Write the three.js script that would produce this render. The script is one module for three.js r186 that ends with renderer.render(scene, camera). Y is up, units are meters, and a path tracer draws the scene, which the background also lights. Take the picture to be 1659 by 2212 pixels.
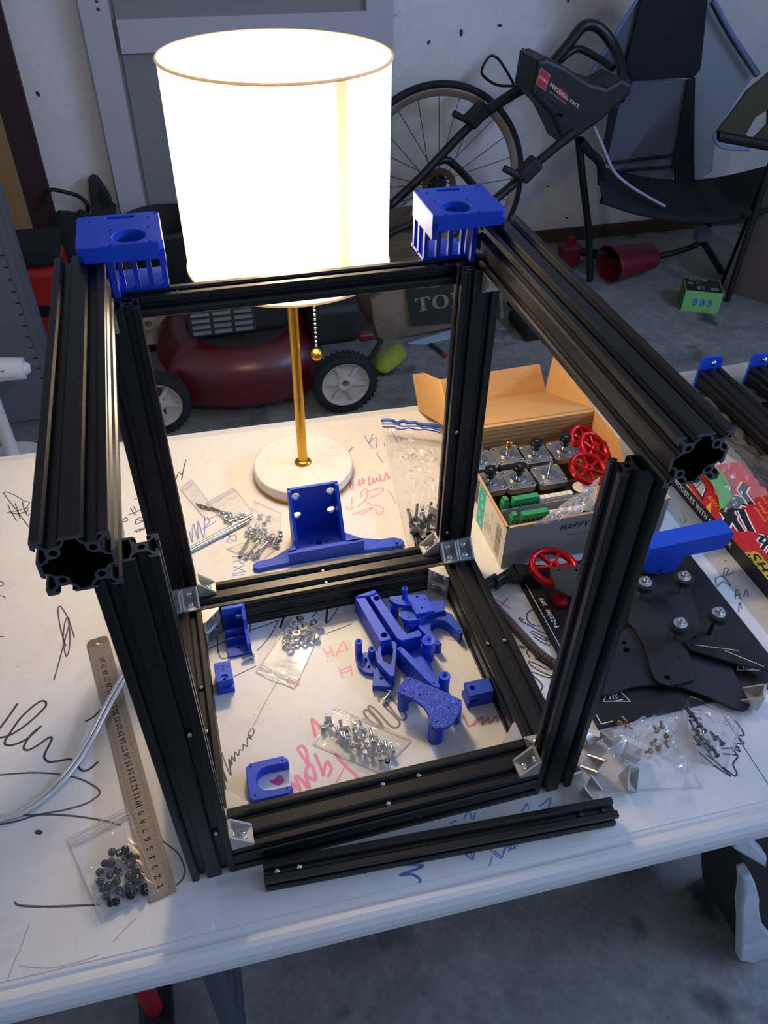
import * as THREE from 'three';
import { mergeGeometries, mergeVertices } from 'three/addons/utils/BufferGeometryUtils.js';
import { RoundedBoxGeometry } from 'three/addons/geometries/RoundedBoxGeometry.js';
import { RectAreaLightUniformsLib } from 'three/addons/lights/RectAreaLightUniformsLib.js';
import { Brush, Evaluator, SUBTRACTION } from 'three-bvh-csg';

// ---------------------------------------------------------------- camera, light, exposure
const scene = new THREE.Scene();
const T = 0.74;                                    // height of the table top above the floor
const camera = new THREE.PerspectiveCamera(65.87, 1659 / 2212, 0.02, 30);
camera.position.set(-0.1105, T + 0.726, 0.5071);
camera.rotation.set(-0.72627, -0.27671, 0.01914, 'YXZ');
camera.updateMatrixWorld(true);
scene.background = new THREE.Color(0x0a0c10);
const renderer = new THREE.WebGLRenderer({ antialias: true });
renderer.toneMapping = THREE.LinearToneMapping;
renderer.toneMappingExposure = 1.0;
renderer.shadowMap.enabled = true;
RectAreaLightUniformsLib.init();
const LAMP = new THREE.Vector3(0.021, T, -0.388);   // foot of the table lamp
const LAMP_POWER = 0.56;
const COOL = new THREE.Color().setRGB(0.36, 0.55, 1.0);
const UNSEEN_TUBES = [[V0(2.66, T + 1.34, -0.05), 175], [V0(2.66, T + 1.34, 1.6), 135]];   // two unseen tube battens; the second lights the floor and table front
function V0(x, y, z) { return new THREE.Vector3(x, y, z); }
for (const [p, power] of UNSEEN_TUBES) {
  const l = new THREE.RectAreaLight(COOL, power, 1.2, 0.05);
  l.position.set(p.x - 0.04, p.y - 0.02, p.z); l.lookAt(0, T + 0.1, p.z); scene.add(l);
}

// ---------------------------------------------------------------- helpers
let seed = 7;
const rnd = () => { seed = (seed * 1664525 + 1013904223) >>> 0; return seed / 4294967296; };
const rr = (a, b) => a + (b - a) * rnd();
const V = (x, y, z) => new THREE.Vector3(x, y, z);
const used = {};
function numbered(n) { used[n] = (used[n] || 0) + 1; return used[n] === 1 ? n : n + '_' + String(used[n] - 1).padStart(3, '0'); }
function ray(u, v) {
  const f = 1706.76;
  return V((u - 829.5) / f, -(v - 1106) / f, -1).applyQuaternion(camera.quaternion);
}
const at = (u, v, h = 0) => { const d = ray(u, v), t = (T + h - camera.position.y) / d.y; return camera.position.clone().addScaledVector(d, t); };
const atF = (u, v, h = 0) => at(u, v, h - T);
const atZ = (u, v, z) => { const d = ray(u, v), t = (z - camera.position.z) / d.z; return camera.position.clone().addScaledVector(d, t); };
const atX = (u, v, x) => { const d = ray(u, v), t = (x - camera.position.x) / d.x; return camera.position.clone().addScaledVector(d, t); };

function thing(name, label, category, pos = V(0, 0, 0), group) {
  const o = new THREE.Group(); o.name = numbered(name); o.position.copy(pos);
  o.userData = { label, category }; if (group) o.userData.group = group;
  scene.add(o); return o;
}
// adds a mesh given in world coordinates to an unrotated thing (or to a part of one)
function part(parent, name, geo, mat, label) {
  const m = new THREE.Mesh(geo, mat); m.name = name;
  const p = V(0, 0, 0); for (let q = parent; q && q !== scene; q = q.parent) p.add(q.position);
  geo.translate(-p.x, -p.y, -p.z);
  if (label) m.userData.label = label;
  parent.add(m); return m;
}
// adds a mesh in local coordinates
function local(parent, name, geo, mat, label) {
  const m = new THREE.Mesh(geo, mat); m.name = name; if (label) m.userData.label = label; parent.add(m); return m;
}
function single(name, label, category, geo, mat, pos = V(0, 0, 0), group) {   // a thing that is one mesh
  geo.translate(-pos.x, -pos.y, -pos.z);
  const m = new THREE.Mesh(geo, mat); m.name = numbered(name); m.position.copy(pos);
  m.userData = { label, category }; if (group) m.userData.group = group; scene.add(m); return m;
}
function struct(name, geo, mat, label, category) {
  const m = new THREE.Mesh(geo, mat); m.name = name; m.userData = { kind: 'structure', label, category }; scene.add(m); return m;
}
function clean(g) { const q = g.index ? g.toNonIndexed() : g; for (const k of Object.keys(q.attributes)) if (!['position', 'normal', 'uv'].includes(k)) q.deleteAttribute(k); if (!q.attributes.uv) q.setAttribute('uv', new THREE.BufferAttribute(new Float32Array(q.attributes.position.count * 2), 2)); if (!q.attributes.normal) q.computeVertexNormals(); return q; }
const merge = (...a) => mergeGeometries(a.flat().map(clean));
const box = (w, h, d, x = 0, y = 0, z = 0) => new THREE.BoxGeometry(w, h, d).translate(x, y, z);
const bx = (x0, x1, y0, y1, z0, z1) => box(x1 - x0, y1 - y0, z1 - z0, (x0 + x1) / 2, (y0 + y1) / 2, (z0 + z1) / 2);
const rbox = (w, h, d, r, x = 0, y = 0, z = 0) => new RoundedBoxGeometry(w, h, d, 2, r).translate(x, y, z);
const cyl = (r0, r1, h, n = 24, x = 0, y = 0, z = 0) => new THREE.CylinderGeometry(r0, r1, h, n).translate(x, y, z);   // r0 top
const tube = (pts, r, n = 8, seg, closed = false, tension) => new THREE.TubeGeometry(new THREE.CatmullRomCurve3(pts, closed, tension === undefined ? 'centripetal' : 'catmullrom', tension), seg || pts.length * 6, r, n, closed);
function rod(a, b, r, n = 10, r2) {
  const d = b.clone().sub(a), l = d.length();
  return new THREE.CylinderGeometry(r2 === undefined ? r : r2, r, l, n).translate(0, l / 2, 0)
    .applyQuaternion(new THREE.Quaternion().setFromUnitVectors(V(0, 1, 0), d.normalize())).translate(a.x, a.y, a.z);
}
function bar(a, b, w, h, up = V(0, 1, 0)) {          // square bar between two points
  const d = b.clone().sub(a), l = d.length(); d.normalize();
  const s = d.clone().cross(up).normalize(), u = s.clone().cross(d).normalize();
  const m = new THREE.Matrix4().makeBasis(s, u, d);
  return new THREE.BoxGeometry(w, h, l).applyMatrix4(m).translate((a.x + b.x) / 2, (a.y + b.y) / 2, (a.z + b.z) / 2);
}
const lathe = (pts, n = 32) => new THREE.LatheGeometry(pts.map(([r, y]) => new THREE.Vector2(r, y)), n);
// prism with vertical walls: outline as world points (x,z), from yBot to yTop
function prismW(pts, yTop, yBot, holes = [], bevel = 0) {
  const s = new THREE.Shape(pts.map(p => new THREE.Vector2(p.x, -p.z)));
  for (const h of holes) s.holes.push(h.isPath ? h : new THREE.Path(h.map(p => new THREE.Vector2(p.x, -p.z))));
  const g = new THREE.ExtrudeGeometry(s, { depth: yTop - yBot - 2 * bevel, bevelEnabled: bevel > 0, bevelThickness: bevel, bevelSize: bevel, bevelOffset: -bevel, bevelSegments: 1, curveSegments: 12 });
  g.rotateX(-Math.PI / 2).translate(0, yBot + bevel, 0); return g;
}
const circleW = (c, r, n = 14) => Array.from({ length: n }, (_, i) => V(c.x + r * Math.cos(i / n * 6.28319), c.y, c.z + r * Math.sin(i / n * 6.28319)));
// outline traced at the height of its top face (relative to the table), extruded down
const prism = (px, hTop, hBot, holes = [], bevel = 0) => prismW(px.map(([u, v]) => at(u, v, hTop)), T + hTop, T + hBot, holes.map(([u, v, r]) => circleW(at(u, v, hTop), r)), bevel);
function quad(a, b, c, d) {                            // a b c d anticlockwise as seen, uv 00 10 11 01
  const g = new THREE.BufferGeometry();
  g.setAttribute('position', new THREE.Float32BufferAttribute([a, b, c, a, c, d].flatMap(p => [p.x, p.y, p.z]), 3));
  g.setAttribute('uv', new THREE.Float32BufferAttribute([0, 0, 1, 0, 1, 1, 0, 0, 1, 1, 0, 1], 2));
  g.computeVertexNormals(); return g;
}
function sheet(fn, nu, nv) {                           // parametric surface fn(u,v)->Vector3
  const pos = [], uv = [], idx = [];
  for (let j = 0; j <= nv; j++) for (let i = 0; i <= nu; i++) { const p = fn(i / nu, j / nv); pos.push(p.x, p.y, p.z); uv.push(i / nu, j / nv); }
  for (let j = 0; j < nv; j++) for (let i = 0; i < nu; i++) { const a = j * (nu + 1) + i, b = a + 1, c = a + nu + 1, d = c + 1; idx.push(a, b, d, a, d, c); }
  const g = new THREE.BufferGeometry(); g.setAttribute('position', new THREE.Float32BufferAttribute(pos, 3)); g.setAttribute('uv', new THREE.Float32BufferAttribute(uv, 2)); g.setIndex(idx); g.computeVertexNormals(); return g;
}
const csg = new Evaluator(); csg.useGroups = false; csg.attributes = ['position', 'normal'];
function cut(a, ...bs) { let r = new Brush(clean(a)); r.updateMatrixWorld(); for (const b of bs) { const q = new Brush(clean(b)); q.updateMatrixWorld(); r = csg.evaluate(r, q, SUBTRACTION); } return clean(r.geometry); }

// ---------------------------------------------------------------- textures and materials
function hash(x, y) { let h = (x * 374761393 + y * 668265263) | 0; h = Math.imul(h ^ (h >>> 13), 1274126177); return ((h ^ (h >>> 16)) >>> 0) / 4294967296; }
function vnoise(x, y, per) { const xi = Math.floor(x), yi = Math.floor(y), fx = x - xi, fy = y - yi, sx = fx * fx * (3 - 2 * fx), sy = fy * fy * (3 - 2 * fy); const m = a => ((a % per) + per) % per; const a = hash(m(xi), m(yi)), b = hash(m(xi + 1), m(yi)), c = hash(m(xi), m(yi + 1)), d = hash(m(xi + 1), m(yi + 1)); return a + (b - a) * sx + (c - a) * sy + (a - b - c + d) * sx * sy; }
function fbm(x, y, per, oct = 4) { let s = 0, a = .5, t = 0; for (let i = 0; i < oct; i++) { s += a * vnoise(x, y, per); t += a; x *= 2; y *= 2; per *= 2; a *= .55; } return s / t; }
function noiseTex(size, fn, srgb = true, repeat = [1, 1]) {
  const d = new Uint8Array(size * size * 4);
  for (let y = 0; y < size; y++) for (let x = 0; x < size; x++) { const c = fn(x / size, y / size); const i = (y * size + x) * 4; d[i] = c[0]; d[i + 1] = c[1]; d[i + 2] = c[2]; d[i + 3] = 255; }
  const t = new THREE.DataTexture(d, size, size); t.wrapS = t.wrapT = THREE.RepeatWrapping; t.magFilter = THREE.LinearFilter; t.minFilter = THREE.LinearMipmapLinearFilter; t.generateMipmaps = true;
  t.repeat.set(...repeat); if (srgb) t.colorSpace = THREE.SRGBColorSpace; t.needsUpdate = true; return t;
}
function canvasTex(w, h, draw) {
  const c = document.createElement('canvas'); c.width = w; c.height = h; const g = c.getContext('2d'); draw(g, w, h);
  const t = new THREE.CanvasTexture(c); t.colorSpace = THREE.SRGBColorSpace; t.anisotropy = 8; return t;
}
const mat = (color, roughness = .6, metalness = 0, extra = {}) => new THREE.MeshStandardMaterial({ color, roughness, metalness, ...extra });
const pmat = (color, roughness = .6, metalness = 0, extra = {}) => new THREE.MeshPhysicalMaterial({ color, roughness, metalness, ...extra });
const grain = noiseTex(256, (x, y) => { const v = 110 + 145 * fbm(x * 64, y * 64, 64, 3); return [v, v, v]; }, false);
const M = {
  anod: mat(new THREE.Color().setRGB(.052, .050, .049), .37, 1),
  anodCut: mat(0x6a6b70, .4, .85),
  steel: mat(0xb9b9b9, .22, 1),
  zinc: mat(0xd2cfc8, .38, .75),
  bracket: mat(0xc4c0b8, .42, .75),
  chrome: mat(0xdedede, .12, 1),
  brass: mat(0xc99a3a, .28, 1),
  black: mat(0x0b0b0d, .5),
  blackMatte: mat(0x0e0e10, .85),
  blackGloss: pmat(0x08080a, .25),
  blue: pmat(0x0c44c0, .5, 0, { bumpMap: null }),
  blueRough: pmat(0x1048c4, .55),
  white: mat(0xdcdad6, .6),
  plasticWhite: mat(0xe4e2de, .4),
  clear: pmat(0xffffff, .12, 0, { transmission: 1, thickness: 0, ior: 1.35, side: THREE.DoubleSide }),
  redMetal: pmat(0xc4101a, .3, .55),
  card: mat(0xb98a52, .85),
};
// ---------------------------------------------------------------- the garage
{
  const wallTex = noiseTex(512, (x, y) => { const v = fbm(x * 8, y * 8, 8, 5), s = fbm(x * 90, y * 90, 90, 2); const k = 234 + 14 * (v - .5) + 10 * (s - .5); return [k, k * .985, k * .965]; });
  const floorTex = noiseTex(1024, (x, y) => { const a = fbm(x * 6, y * 6, 6, 6), b = fbm(x * 40 + 3, y * 40, 40, 4), c = fbm(x * 200, y * 200, 200, 2); let k = 132 + 56 * (a - .5) + 34 * (b - .5) + 22 * (c - .5); const st = fbm(x * 18 + 7, y * 18 + 2, 18, 3); if (st > .68) k -= 30 * (st - .68) / .1; return [k, k * .99, k * .95]; });
  const wm = mat(0xffffff, .8); wm.map = wallTex;
  const fm = pmat(0xffffff, .62); fm.map = floorTex; fm.bumpMap = floorTex; fm.bumpScale = .002;
  const uvm = (g, sx, sy) => { const p = g.attributes.position, n = g.attributes.normal, u = g.attributes.uv; for (let i = 0; i < p.count; i++) { const ax = Math.abs(n.getX(i)), ay = Math.abs(n.getY(i)); if (ay > .5) u.setXY(i, p.getX(i) / sx, p.getZ(i) / sy); else if (ax > .5) u.setXY(i, p.getZ(i) / sx, p.getY(i) / sy); else u.setXY(i, p.getX(i) / sx, p.getY(i) / sy); } return g; };
  const X0 = -1.55, X1 = 2.8, Z0 = -2.7, Z1 = 2.6, H = 2.5;
  struct('floor', uvm(bx(X0 - .1, X1 + .1, -.1, 0, Z0 - .1, Z1 + .1), 1.6, 1.6), fm, 'stained grey concrete garage floor', 'floor');
  struct('ceiling', uvm(bx(X0 - .1, X1 + .1, H, H + .1, Z0 - .1, Z1 + .1), 1.6, 1.6), mat(0xf4f2ee, .85), 'plain off-white garage ceiling', 'ceiling');
  const wb = struct('wall_back', uvm(bx(X0 - .1, X1 + .1, 0, H, Z0 - .1, Z0), 1.6, 1.6), wm, 'scuffed off-white garage wall behind the lawn mower', 'wall');
  struct('wall_left', uvm(bx(X0 - .1, X0, 0, H, Z0, Z1), 1.6, 1.6), wm, 'off-white garage side wall', 'wall');
  struct('wall_right', uvm(bx(X1, X1 + .1, 0, H, Z0, Z1), 1.6, 1.6), wm, 'off-white garage side wall', 'wall');
  struct('wall_front', uvm(bx(X0 - .1, X1 + .1, 0, H, Z1, Z1 + .1), 1.6, 1.6), wm, 'off-white garage wall', 'wall');
  // specks and scuffs on the back wall
  const dm = mat(0x3a3a3c, .9);
  for (const [u, v, r] of [[996, 71, 5], [926, 92, 3.5], [1079, 55, 4], [1228, 0, 4], [82, 203, 4], [1129, 105, 2], [1183, 403, 2.5], [1224, 471, 3]]) {
    const p = atZ(u, v, Z0), s = r / 470; const g = new THREE.CircleGeometry(s, 7).scale(.7, 1.2, 1).rotateZ(u).translate(p.x, p.y, Z0 + .001); const m = new THREE.Mesh(g, dm); m.name = 'scuff'; wb.add(m);
  }
  // baseboard of raw wood along the back wall, right of the panel
  const bb = mat(0x4a382c, .85);
  struct('baseboard_back', bx(.80, X1, 0, .055, Z0, Z0 + .02), bb, 'dark dusty sill board along the foot of the back wall', 'baseboard');
  // painted timber frame with a recessed panel behind the lamp
  const pw = mat(0xc2bec4, .6), pg = mat(0x8f908c, .75);
  const d = struct('door_1', bx(-.27, .785, 0, H, Z0, Z0 + .02), pg, 'off-white framed panel door behind the lamp', 'door');
  const dp = (n, g, m, l) => { const q = new THREE.Mesh(g, m); q.name = n; if (l) q.userData.label = l; d.add(q); return q; };
  dp('stile', cut(bx(-.275, -.182, 0, H, Z0 + .02, Z0 + .075), ...[[208, 3], [212, 21]].map(([u, v]) => { const p = atZ(u, v, Z0 + .075); return cyl(.006, .006, .06, 12).rotateX(Math.PI / 2).translate(p.x, p.y, Z0 + .075); })), pw);
  dp('stile', bx(.687, .785, 0, H, Z0 + .02, Z0 + .05), pw);
  dp('rail', bx(-.168, .687, T + .095, T + .195, Z0 + .02, Z0 + .05), pw);
  dp('panel', bx(-.168, .687, .12, T + .095, Z0 + .02, Z0 + .028), pg);
  dp('panel', bx(-.168, .687, T + .195, H - .1, Z0 + .02, Z0 + .028), pg);
  dp('rail', bx(-.168, .687, 0, .12, Z0 + .02, Z0 + .05), pw);
  // light switch box corner beside the panel
  const sw = atZ(850, 15, Z0); single('wall_plate', 'small white wall plate beside the panel door', 'plate', rbox(.03, .07, .012, .003, sw.x, sw.y + .01, Z0 + .006), M.plasticWhite, V(sw.x, sw.y, Z0));
}
// unseen tube battens on the right wall, placed for the cool light from that side
{
  UNSEEN_TUBES.forEach(([p], i) => {
    const b = thing('unseen_tube_light', i ? 'unseen white tube batten light toward the front end of the side wall, lighting floor and table front' : 'unseen white tube batten light high on the side wall near the back', 'light', V(2.8, p.y, p.z), 'unseen tube battens on the garage side wall');
    local(b, 'housing', box(.06, .06, 1.26, -.03, .02, 0), M.plasticWhite);
    local(b, 'tube', cyl(.016, .016, 1.2, 16).rotateX(Math.PI / 2).translate(-.08, -.005, 0), mat(0xffffff, .5, 0, { emissive: COOL, emissiveIntensity: 2 }));
    for (const s of [-1, 1]) local(b, 'tube_holder', box(.05, .05, .03, -.075, 0, s * .615), M.plasticWhite);
  });
}
// ---------------------------------------------------------------- folding table
const TABLE_ROT = -0.030;
const tb = { x0: -.54, seam: .385, x1: 1.29, zb: -.512, zf: .2165 };
const tableStrokes = [];     // [colour, width in metres, alpha, [px points]]
function buildTable() {
  // the table is turned a little against the printer frame: positions go through rot()
  const rotG = g => g.rotateY(TABLE_ROT);
  const inv = p => p.clone().applyAxisAngle(V(0, 1, 0), -TABLE_ROT);
  const t = thing('folding_table', 'white plastic folding table covered in marker scribbles', 'table', V(0, 0, 0));
  // lip profile in (z,y), front edge
  const lip = [[0, 0], [.0035, -.0003], [.006, -.0022], [.008, -.0012], [.0105, .0008], [.015, .0012], [.0195, -.0008], [.0235, -.006], [.0255, -.012], [.026, -.019], [.0245, -.022], [.02, -.022], [.02, -.018], [-.2, -.018]];
  const lipGeo = (x0, x1) => {
    const s = new THREE.Shape(); const f = tb.zf;
    s.moveTo(tb.zb, 0); s.lineTo(f, 0); for (const [z, y] of lip) s.lineTo(f + z, y);
    s.lineTo(tb.zb, -.018); s.lineTo(tb.zb - .02, -.022); s.lineTo(tb.zb - .024, -.014); s.lineTo(tb.zb - .018, -.003); s.closePath();
    const g = new THREE.ExtrudeGeometry(s, { depth: x1 - x0, bevelEnabled: false }); g.rotateY(-Math.PI / 2).scale(-1, 1, 1); // shape x -> z
    const gg = clean(g); // flip winding after mirroring
    const p = gg.attributes.position; for (let i = 0; i < p.count; i += 3) for (const k of [0, 1, 2]) { const a = p.array[(i + 1) * 3 + k]; p.array[(i + 1) * 3 + k] = p.array[(i + 2) * 3 + k]; p.array[(i + 2) * 3 + k] = a; }
    gg.translate(x0, 0, 0); gg.computeVertexNormals(); return gg;
  };
  const W = 2048, Hh = Math.round(2048 * (tb.zf - tb.zb) / (tb.seam - tb.x0)), S = W / (tb.seam - tb.x0);
  const halves = [[tb.x0, tb.seam], [tb.seam + .0012, tb.x1]];
  const plastic = noiseTex(512, (x, y) => { const a = fbm(x * 5, y * 5, 5, 5), b = fbm(x * 120, y * 120, 120, 2); const k = 222 + 12 * (a - .5) + 12 * (b - .5); return [k, k * .985, k * .97]; });
  const edge = pmat(0xdad7d2, .36);
  halves.forEach(([x0, x1], hi) => {
    const half = local(t, 'tabletop', rotG(lipGeo(x0, x1).translate(0, T - .0004, 0)), edge);
    const w = hi ? 1200 : W, h = hi ? Math.round(1200 * (tb.zf - tb.zb) / (x1 - x0)) : Hh, sc = w / (x1 - x0);
    const tex = canvasTex(w, h, g => {
      g.fillStyle = 'rgb(222,218,212)'; g.fillRect(0, 0, w, h);
      for (let i = 0; i < 2600; i++) { const k = 206 + (rnd() * 24 | 0); g.fillStyle = `rgba(${k},${k - 4},${k - 9},.25)`; g.beginPath(); g.ellipse(rnd() * w, rnd() * h, 4 + rnd() * 30, 3 + rnd() * 18, rnd() * 3, 0, 6.3); g.fill(); }
      for (let i = 0; i < 260; i++) { g.strokeStyle = `rgba(150,146,142,${.1 + rnd() * .16})`; g.lineWidth = .7; const x = rnd() * w, y = rnd() * h, a = rnd() * 6.3, l = 10 + rnd() * 70; g.beginPath(); g.moveTo(x, y); g.quadraticCurveTo(x + l * Math.cos(a), y + l * Math.sin(a), x + l * 1.6 * Math.cos(a + .3), y + l * 1.6 * Math.sin(a + .3)); g.stroke(); }
      for (let i = 0; i < 130; i++) { g.fillStyle = 'rgba(60,56,52,.6)'; g.beginPath(); g.arc(rnd() * w, rnd() * h, .6 + rnd() * 1.2, 0, 6.3); g.fill(); }
      g.lineCap = 'round'; g.lineJoin = 'round';
      for (const [col, wd, al, pts] of tableStrokes) {
        const q = pts.map(([u, v]) => { const p = inv(at(u, v, 0)); return [(p.x - x0) * sc, (p.z - tb.zb) * sc]; });
        g.strokeStyle = col; g.globalAlpha = al; g.lineWidth = wd * sc * 1.15; g.beginPath(); g.moveTo(...q[0]);
        if (q.length === 2) g.lineTo(...q[1]);
        else for (let i = 0; i < q.length - 1; i++) { const a = q[Math.max(0, i - 1)], b = q[i], c = q[i + 1], d = q[Math.min(q.length - 1, i + 2)], k = .15; g.bezierCurveTo(b[0] + (c[0] - a[0]) * k, b[1] + (c[1] - a[1]) * k, c[0] - (d[0] - b[0]) * k, c[1] - (d[1] - b[1]) * k, c[0], c[1]); }
        g.stroke(); g.globalAlpha = 1;
      }
    });
    const m = pmat(0xffffff, .5); m.map = tex;
    const a = V(x0, T, tb.zf), b = V(x1, T, tb.zf), c = V(x1, T, tb.zb), dd = V(x0, T, tb.zb);
    local(half, 'writing_surface', rotG(quad(a, b, c, dd)), m, hi ? 'white table half with a few black scribbles' : 'white table half with black, pink and blue handwriting');
  });
  const leg = mat(0x59626e, .45, .5);
  const P = (x, y, z) => V(x, y, z).applyAxisAngle(V(0, 1, 0), TABLE_ROT);
  for (const x of [-.2, 1.0]) {
    const l = local(t, 'leg', merge(rod(P(x, T - .03, .12), P(x, .01, .15), .0135, 14), rod(P(x, T - .03, -.4), P(x, .01, -.43), .0135, 14), rod(P(x, .12, -.42), P(x, .12, .14), .011, 12), rod(P(x, .50, -.41), P(x, .50, .13), .011, 12)), leg);
    for (const z of [.15, -.43]) { const q = P(x, .01, z); local(l, 'foot_cap', cyl(.016, .016, .02, 14).translate(q.x, .01, q.z), M.black); }
  }
}
// ---------------------------------------------------------------- printer frame of black aluminium extrusion
const FR = { w: .146, zf: .1643, zb: -.1643, H: .405 };
const mm = .001;
function profile(nx, ny) {           // T-slot profile, nx by ny cells of 20 mm, centred
  const s = new THREE.Shape(), W = nx * 10, Hh = ny * 10;
  const slot = [[-4.7, 0], [-3.1, 1.6], [-3.1, 2], [-5.6, 2], [-5.6, 3.1], [-3, 5.9], [3, 5.9], [5.6, 3.1], [5.6, 2], [3.1, 2], [3.1, 1.6], [4.7, 0]];
  const pts = [];
  const side = (len, n, f) => { for (let i = 0; i < n; i++) { const c = -len + 10 + 20 * i; for (const [a, d] of slot) pts.push(f(c + a, d)); } };
  const e = .6;
  pts.push([-W + e, -Hh]); side(W, nx, (a, d) => [a, -Hh + d]); pts.push([W - e, -Hh], [W, -Hh + e]);
  side(Hh, ny, (a, d) => [W - d, a]); pts.push([W, Hh - e], [W - e, Hh]);
  side(W, nx, (a, d) => [-a, Hh - d]); pts.push([-W + e, Hh], [-W, Hh - e]);
  side(Hh, ny, (a, d) => [-W + d, -a]); pts.push([-W, -Hh + e]);
  pts.forEach(([x, y], i) => i ? s.lineTo(x * mm, y * mm) : s.moveTo(x * mm, y * mm));
  const hole = poly => s.holes.push(new THREE.Path(poly.map(([x, y]) => new THREE.Vector2(x * mm, y * mm))));
  const circ = (cx, cy, r) => hole(Array.from({ length: 12 }, (_, i) => [cx + r * Math.cos(-i / 12 * 6.2832), cy + r * Math.sin(-i / 12 * 6.2832)]));
  for (let i = 0; i < nx; i++) for (let j = 0; j < ny; j++) circ(-W + 10 + 20 * i, -Hh + 10 + 20 * j, 2.1);
  if (nx === 2 && ny === 1) hole([[4.3, 2], [4.3, -2], [2.8, -7.9], [-2.8, -7.9], [-4.3, -2], [-4.3, 2], [-2.8, 7.9], [2.8, 7.9]]);
  if (nx === 1 && ny === 2) hole([[2, 4.3], [7.9, 2.8], [7.9, -2.8], [2, -4.3], [-2, -4.3], [-7.9, -2.8], [-7.9, 2.8], [-2, 4.3]]);
  if (nx === 2 && ny === 2) { const q = [[17.8, 2.8], [14.4, 4.2], [13, 6.2], [9, 6.4], [6.4, 9], [6.2, 13], [4.2, 14.4], [2.8, 17.8]]; const r = []; for (let k = 0; k < 4; k++) { const c = Math.round(Math.cos(k * Math.PI / 2)), n = Math.round(Math.sin(k * Math.PI / 2)); for (const [x, y] of q) r.push([x * c - y * n, x * n + y * c]); } hole(r.reverse()); }
  return s;
}
// extrusion of length L along local z, then turned to the wanted axis; centre at c
function extrusion(nx, ny, L, axis, c) {
  const g = new THREE.ExtrudeGeometry(profile(nx, ny), { depth: L, bevelEnabled: false }).translate(0, 0, -L / 2);
  if (axis === 'x') g.rotateY(Math.PI / 2); if (axis === 'y') g.rotateX(-Math.PI / 2);
  return g.translate(c.x, c.y, c.z);
}
const two = [M.anodCut, M.anod];   // end caps show bare cut metal
const extrMat = a => a;
// cast corner bracket: corner at the origin, legs along +x and +y, 19 mm wide in z
function bracketGeo() {
  const L = 20, w = 9.4, t = 2.4, k = 1.7;
  const g = [box(L, t, 2 * w, L / 2, t / 2, 0), box(t, L, 2 * w, t / 2, L / 2, 0)];
  for (const s of [-1, 1]) {
    const sh = new THREE.Shape([[0, 0], [L, 0], [L, 2.6], [2.6, L], [0, L]].map(p => new THREE.Vector2(...p)));
    g.push(new THREE.ExtrudeGeometry(sh, { depth: k, bevelEnabled: true, bevelSize: .25, bevelThickness: .25, bevelOffset: -.25, bevelSegments: 1 }).translate(0, 0, s > 0 ? w - k : -w));
  }
  return merge(g).scale(mm, mm, mm);
}
const screwHead = () => merge(lathe([[0, .0029], [.0009, .0029], [.0016, .00285], [.0028, .0024], [.0036, .0015], [.0039, .0004], [.0039, 0], [0, 0]], 16), lathe([[.0012, .00288], [.0017, .0031], [.0019, .0028]], 6));
const BG = bracketGeo(), SH = screwHead();
function bracket(parent, pos, ex, ey, label) {      // ex, ey: directions of the two legs
  const m = new THREE.Matrix4().makeBasis(ex, ey, ex.clone().cross(ey)).setPosition(pos.clone().sub(parent.position));
  const b = new THREE.Mesh(BG, M.bracket); b.name = 'corner_bracket'; b.applyMatrix4(m); parent.add(b);
  for (const k of [0, 1]) { const s = new THREE.Mesh(SH, M.chrome); s.name = 'screw'; if (k) { s.rotation.z = -Math.PI / 2; s.position.set(.0024, .0105, 0); } else s.position.set(.0115, .0024, 0); b.add(s); }
  return b;
}
const frame = thing('printer_frame', 'open cube frame of black aluminium extrusion with blue printed motor mounts', 'frame', V(0, T, 0));
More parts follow.
